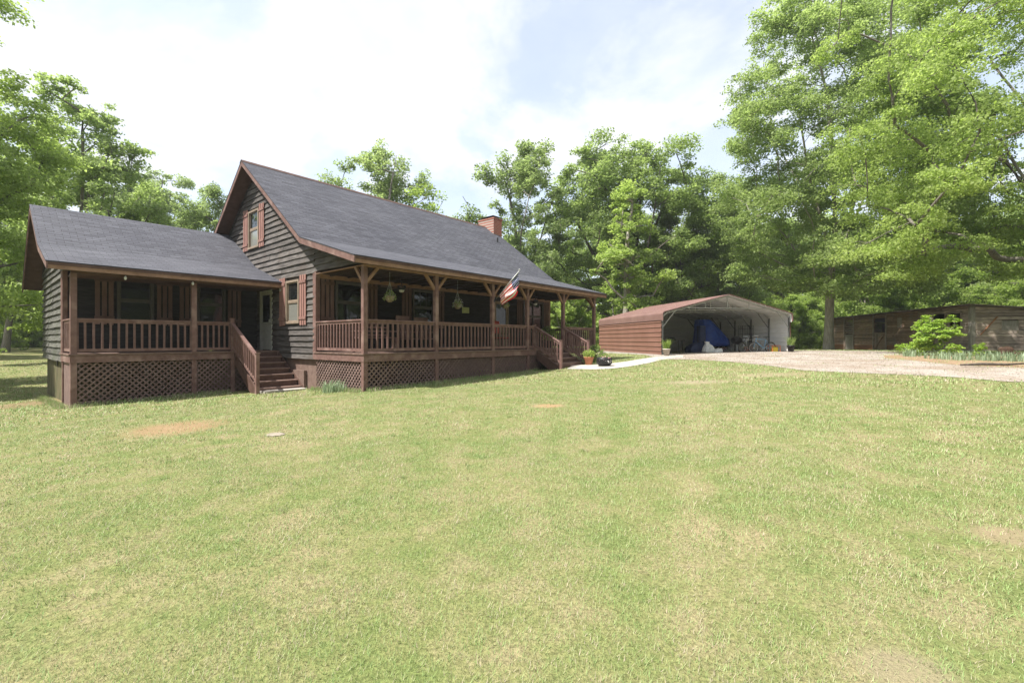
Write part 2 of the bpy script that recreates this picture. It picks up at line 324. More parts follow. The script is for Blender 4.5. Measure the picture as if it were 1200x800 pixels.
def ribbon(name,left,right,mat,lift,nseg=60,nw=14,jit=.0):
    """sheet between two edge curves, following the ground"""
    def samp(c,n):
        c=np.array(c,float); d=np.r_[0,np.cumsum(np.hypot(*np.diff(c,axis=0).T))]; t=np.linspace(0,d[-1],n)
        return np.c_[np.interp(t,d,c[:,0]),np.interp(t,d,c[:,1])]
    def smooth(c):
        for _ in range(2):
            c=[c[0]]+[q for a,b in zip(c[:-1],c[1:]) for q in ((a[0]*.75+b[0]*.25,a[1]*.75+b[1]*.25),(a[0]*.25+b[0]*.75,a[1]*.25+b[1]*.75))]+[c[-1]]
        return c
    l=samp(smooth(left),nseg); r=samp(smooth(right),nseg)
    if jit:
        k=np.convolve(rng.normal(0,1,nseg+4),[.2,.3,.3,.2],'same')[:nseg]*jit; k2=np.convolve(rng.normal(0,1,nseg+4),[.2,.3,.3,.2],'same')[:nseg]*jit
        l=l+np.c_[k*.3,k]; r=r+np.c_[k2*.3,k2]
    w=np.linspace(0,1,nw)[None,:,None]; g=l[:,None,:]*(1-w)+r[:,None,:]*w
    z=gha(g[...,0],g[...,1])+lift
    vs=np.c_[g[...,0].ravel(),g[...,1].ravel(),z.ravel()]; I=np.arange(nseg*nw).reshape(nseg,nw)
    q=np.stack([I[:-1,:-1],I[1:,:-1],I[1:,1:],I[:-1,1:]],-1).reshape(-1,4)
    me=bpy.data.meshes.new(name); me.from_pydata(vs.tolist(),[],q.tolist()); me.materials.append(mat)
    o=bpy.data.objects.new(name,me); COL.objects.link(o); tag(o,kind='structure')
    return list(map(tuple,l))+list(map(tuple,r[::-1]))
def gp(px,py,guess=12):   # ground point seen at a pixel
    Y=guess
    for _ in range(60):
        X=(px-600)/F*Y; Y=.5*Y+.5*(CZ-gh(X,Y))*F/(py-HY)
        Y=max(1.,min(Y,80))
    return ((px-600)/F*Y,Y)
near=[gp(772,421,21),gp(800,421,20),gp(860,424,19),gp(900,428,17),gp(940,434,15),gp(1000,437,14),gp(1090,440,13.5),gp(1150,445,12),gp(1200,449,11)]
near+=[(near[-1][0]+6,near[-1][1]-2.2),(near[-1][0]+14,near[-1][1]-4)]
far=[(7.3,25.0),(10,26),(14,27),(17,28.5),(20,29.5),(22.5,27),(19.8,23.2),gp(1020,418,19.5),gp(1060,423,17),gp(1110,427.5,15.5),gp(1160,431,14),gp(1200,433,13.4)]
far+=[(far[-1][0]+6,far[-1][1]-1.5),(far[-1][0]+14,far[-1][1]-3)]
drive_poly=ribbon('gravel_driveway',near,far,M['gravel'],.010,120,50,.2)
pl=[gp(664,432.5,17),gp(700,433.5,17.5),gp(730,431,18.5),gp(760,426,20),gp(775,421.5,21.5),gp(800,419,22.5)]
pr=[gp(672,427.8,18.6),gp(700,427.5,19),gp(730,424.5,20),gp(752,420.5,21.5),gp(775,417.5,23),gp(800,416.5,23.6)]
path_poly=ribbon('concrete_path',pl,pr,M['concrete'],.014,60,14)
bl=[gp(1035,419.5,20),gp(1080,423.5,17.5),gp(1120,428,16),gp(1165,430,14.8),gp(1215,432,14.2)]
br_=[gp(1035,416.5,22),gp(1080,416,22),gp(1120,416,22),gp(1165,416,22),gp(1215,416,22)]
bed_poly=ribbon('clay_soil_bed',bl,br_,M['clay'],.014,50,20,.15)
# ------------------------------------------------------------------ HOUSE
UX,UY=.645,.764
un=math.hypot(UX,UY); UX/=un; UY/=un; HR=math.atan2(UY,UX); HO=(-3.99,12.3)
def H(t,D,z=0): return (HO[0]+UX*t-UY*D, HO[1]+UY*t+UX*D, z)
house=empty('house',(HO[0],HO[1],0),HR,'dark weathered wood sided house with charcoal shingle roof and red-brown railed porches','house')
DECK=1.23; WT=12.3
def topmain(D):   # underside of main roof at depth D
    if D<2.71: return 3.79+(D+.35)*.302-.12
    if D<7.22: return 4.66+(D-2.71)*.765-.14
    return 8.11-(D-7.22)*.765-.14
def topadd(D):
    if D<7.17: return 3.52+(D-4.92)*.322-.12
    if D<9.87: return 4.25+(D-7.17)*.59-.14
    return 5.84-(D-9.87)*.67-.14
def siding(name,mat,axis,fix,out,a0,a1,z0,top,openings=(),exp_=.19,parent=house,wav=.006,thick=.055,back=True,step=.45):
    mb=MB(); rr=random.Random(hash((name,fix,a0))&0xffff)
    zt=max(top(a0+(a1-a0)*i/60) for i in range(61)); n=int((zt-z0)/exp_)+1
    def pt(a,off,z): return (a,fix+out*off,z) if axis=='t' else (fix+out*off,a,z)
    for i in range(n):
        zl=z0+i*exp_; zh=zl+exp_+.02
        iv=[(a0,a1)]
        for (o0,o1,oz0,oz1) in openings:
            if zl+exp_*.5>oz0 and zl+exp_*.5<oz1:
                nv=[]
                for (s,e) in iv:
                    if o1<=s or o0>=e: nv.append((s,e)); continue
                    if o0>s: nv.append((s,o0))
                    if o1<e: nv.append((o1,e))
                iv=nv
        cuts=[]
        for (s,e) in iv:
            # butt joints
            x=s
            while e-x>3.6:
                y=x+rr.uniform(2.2,3.4); cuts.append((x,y-.004)); x=y
            cuts.append((x,e))
        for (s,e) in cuts:
            k=max(1,int((e-s)/step)); tk=thick*rr.uniform(.85,1.2); vs=[];fs=[]; sag=rr.uniform(-.004,.004)
            anyv=False
            for j in range(k+1):
                a=s+(e-s)*j/k; T=top(a); jl=rr.uniform(-wav,wav)+sag
                lo=min(zl+jl,T); hi=min(zh,T)
                if hi-lo>.005: anyv=True
                vs+= [pt(a,tk,lo),pt(a,.009,hi),pt(a,0.0,lo),]
            if not anyv: continue
            for j in range(k):
                b=j*3; fs+= [(b,b+3,b+4,b+1),(b+2,b+5,b+3,b)]
            fs+= [(0,1,2),(k*3,k*3+2,k*3+1)]
            mb.add(vs,fs)
    if back:
        k=40; vs=[];fs=[]
        for j in range(k+1):
            a=a0+(a1-a0)*j/k; vs+= [pt(a,-.003,z0),pt(a,-.003,top(a)),pt(a,-.12,z0),pt(a,-.12,top(a))]
        for j in range(k):
            b=j*4; fs+= [(b,b+4,b+5,b+1),(b+2,b+3,b+7,b+6),(b+1,b+5,b+7,b+3),(b,b+2,b+6,b+4)]
        fs+= [(0,1,3,2),(k*4,k*4+2,k*4+3,k*4+1)]
        mb.add(vs,fs)
    return mb.build(name,mat,parent)
flat=lambda z:(lambda a:z)
# gable (left) end of the main block: windows and door leave gaps
GAB=[(3.66,4.64,2.12,3.58),(6.86,7.86,5.02,6.46),(5.78,6.86,1.2,3.4)]
w_g=siding('wall',M['siding_grey'],'D',0,-1,2.71,11.73,1.0,topmain,GAB); tag(w_g,'weathered grey gable wall of lapped boards')
w_p=siding('wall',M['siding_grey'],'D',-.002,-1,0.0,2.70,3.70,lambda D:topmain(D)-.01,(),back=True); tag(w_p,'narrow strip of grey lapped boards over the porch end')
FW=[(.6,1.68,2.12,3.5),(3.62,4.7,2.12,3.5),(8.1,9.1,1.2,3.4),(10.15,11.75,2.0,3.5)]
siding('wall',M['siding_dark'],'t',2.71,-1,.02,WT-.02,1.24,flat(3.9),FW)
siding('wall',M['siding_grey'],'D',WT,1,2.71,11.73,1.0,topmain,(),step=1.0)
siding('wall',M['siding_grey'],'t',11.73,1,.02,WT-.02,1.0,flat(4.4),(),step=1.5)
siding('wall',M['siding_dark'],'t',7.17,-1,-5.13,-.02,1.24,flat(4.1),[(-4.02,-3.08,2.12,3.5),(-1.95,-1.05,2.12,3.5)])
siding('wall',M['siding_side'],'D',-5.15,-1,7.17,12.67,.97,topadd,(),.2,wav=.012,thick=.06)
siding('wall',M['siding_side'],'t',12.67,1,-5.13,0,.97,flat(3.7),(),step=1.5)
# frieze strip over the left porch end
siding('wall',M['siding_side'],'D',-5.152,-1,5.2,7.16,3.56,lambda D:topadd(D)-.01,(),.2,wav=.01)
# foundation
mb=MB(); mb.box(.06,WT-.06,2.77,11.6,-.6,1.0); mb.build('foundation',M['foundation'],house)
mb=MB(); mb.box(-5.08,.055,7.25,12.6,-.8,.97); mb.build('foundation',M['foundation_moss'],house)
mb=MB(); mb.box(-5.11,-5.085,9.3,9.42,.78,.93); mb.build('foundation_vent',M['black'],house)
# corner boards
def cboard(x0,x1,y0,y1,z0,z1,mat='trim',label=None):
    o=MB().box(x0,x1,y0,y1,z0,z1).build('corner_board',M[mat],house,bevel=.004); return o
cboard(-.05,-.0,2.62,2.80,1.0,3.70); cboard(-.05,.09,2.60,2.66,1.24,3.70)
cboard(-5.21,-5.155,7.09,7.25,.97,3.56); cboard(-5.21,-5.07,7.07,7.12,.97,3.56)
cboard(WT-.09,WT+.06,2.62,2.67,1.24,3.7)
# roofs
def roof(name,prof,t0,t1,mat,thick=.05,label=None):
    prof=[Vector((0,a,b)) for a,b in prof]; n=len(prof); mb=MB(); uvs=[]
    nt_=24
    acc=0; segs=[]
    me=bpy.data.meshes.new(name); vs=[];fs=[];uv=[]
    for i in range(n-1):
        a,b=prof[i],prof[i+1]; l=(b-a).length
        base=len(vs)
        vs+= [(t0,a.y,a.z),(t1,a.y,a.z),(t1,b.y,b.z),(t0,b.y,b.z)]
        fs.append((base,base+1,base+2,base+3)); uv+= [(t0,acc),(t1,acc),(t1,acc+l),(t0,acc+l)]
        base=len(vs)
        vs+= [(t0,a.y,a.z-thick),(t1,a.y,a.z-thick),(t1,b.y,b.z-thick),(t0,b.y,b.z-thick)]
        fs.append((base+3,base+2,base+1,base)); uv+= [(0,0)]*4
        for (t,s) in ((t0,0),(t1,1)):
            base=len(vs); vs+= [(t,a.y,a.z-thick),(t,b.y,b.z-thick),(t,b.y,b.z),(t,a.y,a.z)]
            fs.append((base,base+1,base+2,base+3) if s else (base+3,base+2,base+1,base)); uv+= [(0,0)]*4
        acc+=l
    for e,s in ((prof[0],0),(prof[-1],1)):
        base=len(vs); vs+= [(t0,e.y,e.z-thick),(t1,e.y,e.z-thick),(t1,e.y,e.z),(t0,e.y,e.z)]; fs.append((base,base+1,base+2,base+3) if not s else (base+3,base+2,base+1,base)); uv+= [(0,0)]*4
    me.from_pydata(vs,[],fs); lay=me.uv_layers.new(name='UVMap')
    k=0
    for p in me.polygons:
        for li in p.loop_indices:
            lay.data[li].uv=uv[me.loops[li].vertex_index]
    me.materials.append(mat); o=bpy.data.objects.new(name,me); COL.objects.link(o); o.parent=house
    if label: o['label']=label
    return o
PM=[(-.37,3.795),(2.66,4.69),(7.22,8.13),(11.75,4.72),(12.3,4.3)]
rm=roof('roof',PM,-.53,WT+.5,M['shingles'],.03,'long steep shingle roof sweeping down over the front porch')
PA=[(4.90,3.55),(7.17,4.28),(9.87,5.87),(12.7,3.96),(13.3,3.52)]
ra_=roof('roof',PA,-5.68,-.055,M['shingles'],.03,'lower shingle roof over the side wing')
def deckboard(prof,t0,t1,parent,off=.032,th=.07):
    mb=MB()
    for (a,b) in zip(prof[:-1],prof[1:]):
        v=[(t0,a[0],a[1]-off),(t1,a[0],a[1]-off),(t1,b[0],b[1]-off),(t0,b[0],b[1]-off)]
        v+= [(x,y,z-th) for x,y,z in v]
        mb.add(v,[(0,1,2,3),(7,6,5,4),(0,4,5,1),(1,5,6,2),(2,6,7,3),(3,7,4,0)])
    o=mb.build('soffit',M['trim_dark'],parent); return o
deckboard(PM,-.49,WT+.46,rm); deckboard(PA,-5.64,-.052,ra_)
def rake(prof,t,parent,w=.03,h=.17,mat='trim'):
    mb=MB()
    for (a,b) in zip(prof[:-1],prof[1:]):
        v=[(t,a[0],a[1]-.031),(t,b[0],b[1]-.031),(t,b[0],b[1]-.031-h),(t,a[0],a[1]-.031-h)]
        v+= [(x+w,y,z) for x,y,z in v]
        mb.add(v,[(3,2,1,0),(4,5,6,7),(0,1,5,4),(2,3,7,6),(1,2,6,5),(3,0,4,7)])
    mb.build('rake_board',M[mat],parent)
rake(PM,-.522,rm,mat='trim'); rake(PM,WT+.465,rm); rake(PA,-5.672,ra_)
MB().box(-.52,WT+.49,-.355,-.32,3.60,3.765).build('fascia',M['trim_tan'],rm)
MB().box(-5.67,-.056,4.915,4.95,3.355,3.52).build('fascia',M['trim_tan'],ra_)
MB().box(-.50,WT+.47,12.25,12.29,4.10,4.27).build('fascia',M['trim_tan'],rm)
# ridge caps
MB().add([(-.54,7.08,8.04),(WT+.51,7.08,8.04),(WT+.51,7.22,8.152),(-.54,7.22,8.152),(-.54,7.36,8.04),(WT+.51,7.36,8.04)],[(0,1,2,3),(3,2,5,4)]).build('ridge_cap',M['trim_dark'],rm)
# porch ceilings and beams
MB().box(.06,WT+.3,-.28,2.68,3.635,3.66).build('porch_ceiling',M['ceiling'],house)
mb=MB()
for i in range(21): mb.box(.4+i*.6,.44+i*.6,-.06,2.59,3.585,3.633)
mb.build('ceiling_joists',M['ceiling'],house)
mb=MB(); mb.box(-.06,WT+.1,-.07,.07,3.585,3.632); mb.box(-.045,.05,.075,2.6,3.61,3.63); mb.box(WT-.08,WT+.06,.075,2.6,3.585,3.632); mb.build('porch_beam',M['trim_tan'],house)
mb=MB(); mb.box(.1,WT-.1,2.60,2.66,3.50,3.63); mb.build('porch_beam',M['trim_tan'],house)
MB().box(-5.10,-.06,4.97,7.14,3.38,3.40).build('porch_ceiling',M['trim_dark'],house)
MB().box(-5.2,-.06,5.2,5.34,3.32,3.378).build('porch_beam',M['trim_dark'],house)
# decks
def planks(x0,x1,y0,y1,z,parent,along='t',w=.14):
    mb=MB(); y=y0
    while y<y1-.01:
        e=min(y+w-.006,y1); mb.box(x0,x1,y,e,z-.035,z+random.uniform(-.002,.002)); y+=w
    return mb.build('porch_floor',M['deck'],parent)
planks(-.1,WT+.1,-.11,2.67,DECK,house); planks(-5.25,-.05,5.16,7.13,DECK,house)
mb=MB(); mb.box(-.075,WT+.075,-.085,-.045,1.0,1.19); mb.box(-.075,-.035,-.04,2.69,1.0,1.19); mb.box(WT+.035,WT+.075,-.04,2.69,1.0,1.19); mb.build('rim_board',M['trim'],house)
mb=MB(); mb.box(-5.225,-.05,5.185,5.225,1.0,1.19); mb.box(-5.225,-5.185,5.23,7.1,1.0,1.19); mb.build('rim_board',M['trim'],house)
# posts with braces
def post(t,D,z1=3.584,zb=None,braces=(),mat='trim',w=.13,short=False):
    if zb is None: x,y,_=H(t,D); zb=gh(x,y)-.15
    mb=MB(); h=w/2
    mb.box(t-h,t+h,D-h,D+h,zb,z1)
    o=mb.build('post' if not short else 'newel_post',M[mat],house,bevel=.006)
    for (dt,dD) in braces:
        MB().bar((t+dt*.05,D+dD*.05,3.16),(t+dt*.42,D+dD*.42,3.60),.075,.085,(0,0,1)).build('brace',M['trim_tan'],o)
    if short: MB().box(t-h-.015,t+h+.015,D-h-.015,D+h+.015,z1,z1+.03).build('post_cap',M[mat],o)
    return o
PT=[0,2.5,5.1,7.1,9.6,12.22]
for i,t in enumerate(PT):
    br=[(1,0)] if i==0 else ([(-1,0)] if i==5 else [(-1,0),(1,0)])
    if i in(0,5): br.append((0,1))
    post(t,0,braces=br)
post(-5.15,5.27,3.318); post(-2.51,5.27,3.318)
post(-5.15,7.0,3.56,w=.11)
# railings
def railing(a,b,za,zb_,individual=True,sp=.165,parent=house,h=.93,bot=.09,bw=.045,ends=(.08,.08),bs=.045):
    a=Vector((*a,za)); b=Vector((*b,zb_)); d=b-a; L_=math.hypot(d.x,d.y)
    mb=MB(); mb.bar(a+Vector((0,0,h-.02)),b+Vector((0,0,h-.02)),.10,.04); mb.bar(a+Vector((0,0,h-.075)),b+Vector((0,0,h-.075)),.04,.07); mb.bar(a+Vector((0,0,bot)),b+Vector((0,0,bot)),.045,.08)
    du=d.normalized()*.02
    for q_ in (a+du,b-du): mb.box(q_.x-.02,q_.x+.02,q_.y-.02,q_.y+.02,q_.z+bot-.03,q_.z+h-.03)
    o=mb.build('railing',M['trim'],parent,bevel=.003)
    n=max(1,round((L_-ends[0]-ends[1])/sp)); ang=math.atan2(d.y,d.x)
    lo,hi=bot+.04,h-.11
    if individual:
        me=None
        for i in range(n):
            s=(i+.5)/n; p=a+d*((ends[0]+(L_-ends[0]-ends[1])*s)/L_)
            if me is None:
                q=MB(); q.box(-bs/2,bs/2,-bs/2,bs/2,-.03,hi-lo+.03).build; me=q.build('baluster',M['trim'],o)
                c=me
            else: c=me.copy(); COL.objects.link(c); c.parent=o
            c.location=(p.x,p.y,p.z+lo); c.rotation_euler=(0,random.uniform(-.006,.006),ang)
    else:
        q=MB()
        for i in range(n):
            s=(i+.5)/n; p=a+d*((ends[0]+(L_-ends[0]-ends[1])*s)/L_)
            q.box(p.x-bs/2,p.x+bs/2,p.y-bs/2,p.y+bs/2,p.z+lo-.03,p.z+hi+.03)
        tag(q.build('balusters',M['trim'],o),kind='stuff')
    return o
for (p,q) in ((0,2.5),(2.5,5.1),(5.1,7.1)): railing((p+.06,0),(q-.06,0),DECK,DECK)
railing((7.16,0),(7.56,0),DECK,DECK,ends=(0.02,.02)); railing((9.66,0),(12.15,0),DECK,DECK,False)
railing((0,.065),(0,2.6),DECK,DECK); railing((12.22,.065),(12.22,2.6),DECK,DECK,False,.12)
railing((-5.09,5.27),(-2.57,5.27),DECK,DECK); railing((-2.45,5.27),(-1.53,5.27),DECK,DECK); railing((-5.15,5.34),(-5.15,6.94),DECK,DECK,False)
# lattice
def lattice(a,b,zb,zt,parent=house,sp=.105,w=.042):
    a=Vector(a+(0,)); b=Vector(b+(0,)); d=(b-a); L_=d.length; d.normalize(); nrm=Vector((d.y,-d.x,0)); mb=MB()
    for sg in (1,-1):
        c=-(zt-zb)-.2
        while c<L_+(zt-zb)+.2:
            # line s=c+ sg*(z-zb)
            lo,hi=0,zt-zb
            if sg>0: lo=max(lo,-c); hi=min(hi,L_-c)
            else: lo=max(lo,c-L_); hi=min(hi,c)
            if hi-lo>.03:
                off=nrm*(.004 if sg>0 else -.006)
                p=a+d*(c+sg*lo)+off; q=a+d*(c+sg*hi)+off
                mb.bar((p.x,p.y,zb+lo),(q.x,q.y,zb+hi),w,.008,nrm)
            c+=sp*1.414
    return mb.build('lattice_panel',M['lattice'],parent)
for (p,q) in ((0,2.5),(2.5,5.1),(5.1,7.1)): lattice((p+.07,-.02),(q-.07,-.02),-.15 if p<2 else .0,.998)
lattice((7.17,-.02),(8.0,-.02),.1,.998)
lattice((-.02,.07),(-.02,2.6),-.15,.998)
lattice((9.7,-.02),(12.1,-.02),.3,.998)
lattice((-5.08,5.24),(-2.58,5.24),-.5,.998); lattice((-2.44,5.24),(-1.53,5.24),-.3,.998); lattice((-1.40,5.24),(-.06,5.24),-.2,.998)
MB().box(-1.53,-1.41,5.18,5.29,-.3,1.0).build('skirt_post',M['trim'],house)
MB().box(-5.17,-5.12,5.36,7.05,-.6,.998).build('skirt_board',M['lattice'],house)
# dark void boards behind the lattice: joists
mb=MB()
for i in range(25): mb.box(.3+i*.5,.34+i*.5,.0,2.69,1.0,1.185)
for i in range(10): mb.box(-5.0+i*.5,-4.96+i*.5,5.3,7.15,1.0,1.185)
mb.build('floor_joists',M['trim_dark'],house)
# stairs
def stairs(t0,t1,D0,n,run,zt,nstep_label,rails,zg,newel_s):
    st=MB(); treads=MB(); st_=empty('porch_stairs',(0,0,0)); st_.parent=house
    rise=.18
    for i in range(n):
        z=zt-rise*(i+1); y0=D0-run*(i)-.09; 
        o=MB().box(t0,t1,y0-run-.02,y0,z-.04,z).build('tread',M['deck'],st_,bevel=.004)
        MB().box(t0+.04,t1-.04,y0-.022,y0-.002,z+.001,z+rise-.042).build('riser',M['trim_dark'],st_)
    z=zt-rise*n; y0=D0-run*n-.09
    MB().box(t0+.04,t1-.04,y0-.022,y0-.002,z-rise-.1,z-.042).build('riser',M['trim'],st_)
    for t in (t0-.02,t1+.02):
        # stringer
        y1=D0-run*n-.1; q=MB(); a=t-.02; b=t+.02; zz0=zt-.1; zz1=zt-rise*n-.14
        prof=[(D0-.09,zt-.06),(D0-.09,zt-.40),(y1+.02,zz1-.28),(y1-.12,zz1-.20),(y1-.12,zz1+.06)]
        v=[(a,y,zv) for y,zv in prof]+[(b,y,zv) for y,zv in prof]; k=len(prof)
        q.add(v,[tuple(range(k)),tuple(range(2*k-1,k-1,-1))]+[(i,i+k,(i+1)%k+k,(i+1)%k) for i in range(k)]); q.build('stringer',M['trim_dark'],st_)
    for t in rails:
        s=newel_s; zb=zg
        post(t,D0-s,zg+1.06,zg-.2,mat='trim',w=.10,short=True)
        railing((t,D0-.06),(t,D0-s+.04),DECK-.02,zg+.10,sp=.14,ends=(.06,.07),h=.92,bot=.14)
    return st_
stairs(7.62,9.50,0,3,.3,DECK,'',(7.56,9.56),.50,1.28)
post(7.56,0,DECK+.95,1.0,w=.09,short=True); post(9.56-.0,-.02,DECK+.95,1.0,w=.09,short=True)
stairs(-1.40,-.08,5.27,6,.29,DECK,'',(-1.47,),.13,2.0)
post(-1.47,5.27,DECK+1.03,.9,w=.10,short=True)
MB().box(-1.35,-.1,3.05,3.5,-.15,.09).build('stair_pad',M['concrete'],house)
MB().box(-.04,.05,3.4,4.4,.1,.62).build('foundation_step',M['foundation'],house)
# windows
def fr(axis,fix,out):
    if axis=='t': return lambda a,o,z:(a,fix+out*o,z)
    return lambda a,o,z:(fix+out*o,a,z)
def fbox(mb,f,a0,a1,o0,o1,z0,z1):
    p=[f(a0,o0,z0),f(a1,o1,z1)]; x=sorted((p[0][0],p[1][0])); y=sorted((p[0][1],p[1][1])); mb.box(x[0],x[1],y[0],y[1],z0,z1)
def window(axis,fix,out,a0,a1,z0,z1,frm='frame_dark',glass='glass',cols=1,munt=False,lowglass=None,label=None):
    f=fr(axis,fix,out); b=.07; mb=MB()
    fbox(mb,f,a0,a0+b,0,.085,z0,z1); fbox(mb,f,a1-b,a1,0,.085,z0,z1); fbox(mb,f,a0+b,a1-b,0,.085,z1-b,z1); fbox(mb,f,a0-.03,a1+.03,0,.10,z0-.035,z0+.04)
    w=mb.build('window',M[frm],house,bevel=.004)
    if label: w['label']=label
    n=cols; wd=(a1-a0-2*b)/n; zm=(z0+z1)/2
    sash=MB(); 
    for i in range(n):
        s0=a0+b+wd*i; s1=s0+wd
        if i: fbox(sash,f,s0-.03,s0+.03,.0,.05,z0+.04,z1-b)
        fbox(sash,f,s0,s1,.008,.045,zm-.025,zm+.025)
        for (l,h) in ((z0+.04,zm-.025),(zm+.025,z1-b)):
            fbox(sash,f,s0,s0+.03,.008,.04,l,h); fbox(sash,f,s1-.03,s1,.008,.04,l,h); fbox(sash,f,s0+.03,s1-.03,.008,.04,h-.03,h); fbox(sash,f,s0+.03,s1-.03,.008,.04,l,l+.03)
        if munt:
            for k in (1,2): 
                x=s0+.03+(wd-.06)*k/3; fbox(sash,f,x-.008,x+.008,.018,.034,zm+.055,z1-b-.03)
            zk=(zm+z1-b)/2; fbox(sash,f,s0+.03,s1-.03,.019,.033,zk-.008,zk+.008)
        g=MB(); fbox(g,f,s0+.03,s1-.03,.010,.016,zm+.055,z1-b-.03); g.build('pane',M[glass],w)
        g=MB(); fbox(g,f,s0+.03,s1-.03,.010,.016,z0+.07,zm-.055); g.build('pane',M[lowglass or glass],w)
    sash.build('sash',M[frm],w)
    return w
def shutter(axis,fix,out,a0,a1,z0,z1,mat):
    f=fr(axis,fix,out); mb=MB(); n=3; w=(a1-a0)/n
    for i in range(n): fbox(mb,f,a0+w*i+.02,a0+w*(i+1)-.02,.06,.08,z0+random.uniform(-.01,.01),z1+random.uniform(-.008,.008))
    for z in (z0+(z1-z0)*.14,z1-(z1-z0)*.14): fbox(mb,f,a0+.004,a1-.004,.0802,.10,z-.045,z+.045)
    return mb.build('shutter',M[mat],house,bevel=.003)
window('D',0,-1,3.68,4.62,2.16,3.55,'frame_tan','glass',lowglass='glass_light'); shutter('D',0,-1,3.18,3.64,2.07,3.67,'shutter_red'); shutter('D',0,-1,4.66,5.14,2.07,3.67,'shutter_red')
window('D',0,-1,6.88,7.84,5.04,6.44,'frame_tan','glass',lowglass='glass_light',label='small attic window high in the gable wall'); shutter('D',0,-1,6.38,6.85,4.98,6.55,'shutter_red'); shutter('D',0,-1,7.88,8.35,4.98,6.55,'shutter_red')
window('t',2.71,-1,.62,1.66,2.14,3.48); shutter('t',2.71,-1,.12,.58,2.05,3.58,'shutter_dull'); shutter('t',2.71,-1,1.70,2.16,2.05,3.58,'shutter_dull')
window('t',2.71,-1,3.64,4.68,2.14,3.48,munt=True); shutter('t',2.71,-1,3.14,3.6,2.05,3.58,'shutter_dull'); shutter('t',2.71,-1,4.72,5.18,2.05,3.58,'shutter_dull')
window('t',2.71,-1,10.15,11.75,2.0,3.48,cols=2); shutter('t',2.71,-1,9.66,10.1,1.95,3.58,'shutter_dull'); shutter('t',2.71,-1,11.8,12.2,1.95,3.58,'shutter_dull')
window('t',7.17,-1,-4.0,-3.1,2.14,3.48); shutter('t',7.17,-1,-4.52,-4.06,2.05,3.6,'shutter_dull'); shutter('t',7.17,-1,-3.04,-2.6,2.05,3.6,'shutter_dull')
window('t',7.17,-1,-1.93,-1.07,2.14,3.48); shutter('t',7.17,-1,-2.44,-1.98,2.05,3.6,'shutter_dull'); shutter('t',7.17,-1,-1.02,-.56,2.05,3.6,'shutter_dull')
def door(axis,fix,out,a0,a1,z0,z1,frm,glass='glass',hs=1):
    f=fr(axis,fix,out); mb=MB(); b=.09
    fbox(mb,f,a0-.05,a0+.02,0,.05,z0,z1+.04); fbox(mb,f,a1-.02,a1+.05,0,.05,z0,z1+.04); fbox(mb,f,a0+.02,a1-.02,0,.05,z1-.02,z1+.04)
    fbox(mb,f,a0+.02,a0+.02+b,.005,.04,z0,z1-.02); fbox(mb,f,a1-.02-b,a1-.02,.005,.04,z0,z1-.02)
    fbox(mb,f,a0+.02+b,a1-.02-b,.005,.04,z1-.12,z1-.02); fbox(mb,f,a0+.02+b,a1-.02-b,.005,.04,z0+.92,z0+1.0); fbox(mb,f,a0+.02+b,a1-.02-b,.004,.03,z0+.02,z0+.92)
    d=mb.build('door',M[frm],house,bevel=.004)
    g=MB(); fbox(g,f,a0+.02+b,a1-.02-b,.006,.014,z0+1.0,z1-.12); g.build('pane',M[glass],d)
    hx=a0+.08 if hs>0 else a1-.08
    h=MB(); fbox(h,f,hx-.02,hx+.02,.041,.09,z0+.98,z0+1.1); h.build('handle',M['steel'],d)
    return d
tag(door('D',0,-1,5.86,6.78,DECK,3.32,'white_trim'),'off-white glazed door at the top of the left stairs')
tag(door('t',2.71,-1,8.15,9.05,DECK,3.32,'frame_tan'),'front door with glazed upper half on the long porch')
# chimney (top) + whole stack
ch=MB().box(WT+.02,WT+.72,6.55,7.75,.3,8.5).box(WT-.0,WT+.76,6.51,7.79,8.502,8.58).build('chimney',M['brick'],house)
mb=MB()
for (x,y) in ((.1,6.7),(.62,6.7),(.1,7.6),(.62,7.6)): mb.box(WT+x,WT+x+.02,y,y+.02,8.582,8.70)
mb.box(WT+.06,WT+.70,6.62,7.70,8.702,8.715); mb.build('chimney_cap',M['black'],ch)
# vent pipe on the front slope
MB().tube([(11.6,5.6,6.85),(11.6,5.6,7.15)],.04,10).build('vent_pipe',M['black'],rm)
for t_ in (-4.15,-2.6): MB().lathe([(.012,.09),(.03,.05),(.035,.02),(.01,-.02)],(t_,5.02,3.24),8).build('eave_bulb',M['white_plastic'],house,True)
# eave floodlight
mb=MB(); mb.box(-.10,-.055,4.98,5.05,3.25,3.34); mb.build('floodlight',M['white_trim'],house)
# ------------------------------------------------------------------ things on the porch
def put(o,t,D,z,rz=0): o.location=H(t,D,z); o.rotation_euler=(0,0,HR+rz); return o
def leafblob(name,c,r,n,size,mat,parent,flat_=1.0,droop=0,seed=1):
    g=np.random.default_rng(seed); p=g.normal(0,1,(n,3)); p/=np.linalg.norm(p,axis=1)[:,None]; p*=(g.random((n,1))**.4)*r; p[:,2]*=flat_
    p[:,2]-=droop*np.hypot(p[:,0],p[:,1])**2/r
    return np_mesh(name,leafquads(p+np.array(c),size,g),4,mat,parent)
def leafquads(p,size,g,upb=.6,asp=.5):
    n=len(p); nr=g.normal(0,1,(n,3)); nr[:,2]+=upb*np.sign(nr[:,2]+1e-6)*1.0; nr/=np.linalg.norm(nr,axis=1)[:,None]
    a=g.normal(0,1,(n,3)); a-=nr*(a*nr).sum(1)[:,None]; a/=np.linalg.norm(a,axis=1)[:,None]; b=np.cross(nr,a)
    s=(size*g.uniform(.65,1.3,n))[:,None]; a=a*s*.5; b=b*s*.5*asp
    k=nr*s*.08
    return np.stack([p-a,p+b*1.0+a*.1+k,p+a,p-b+a*.1+k],1).reshape(-1,3)
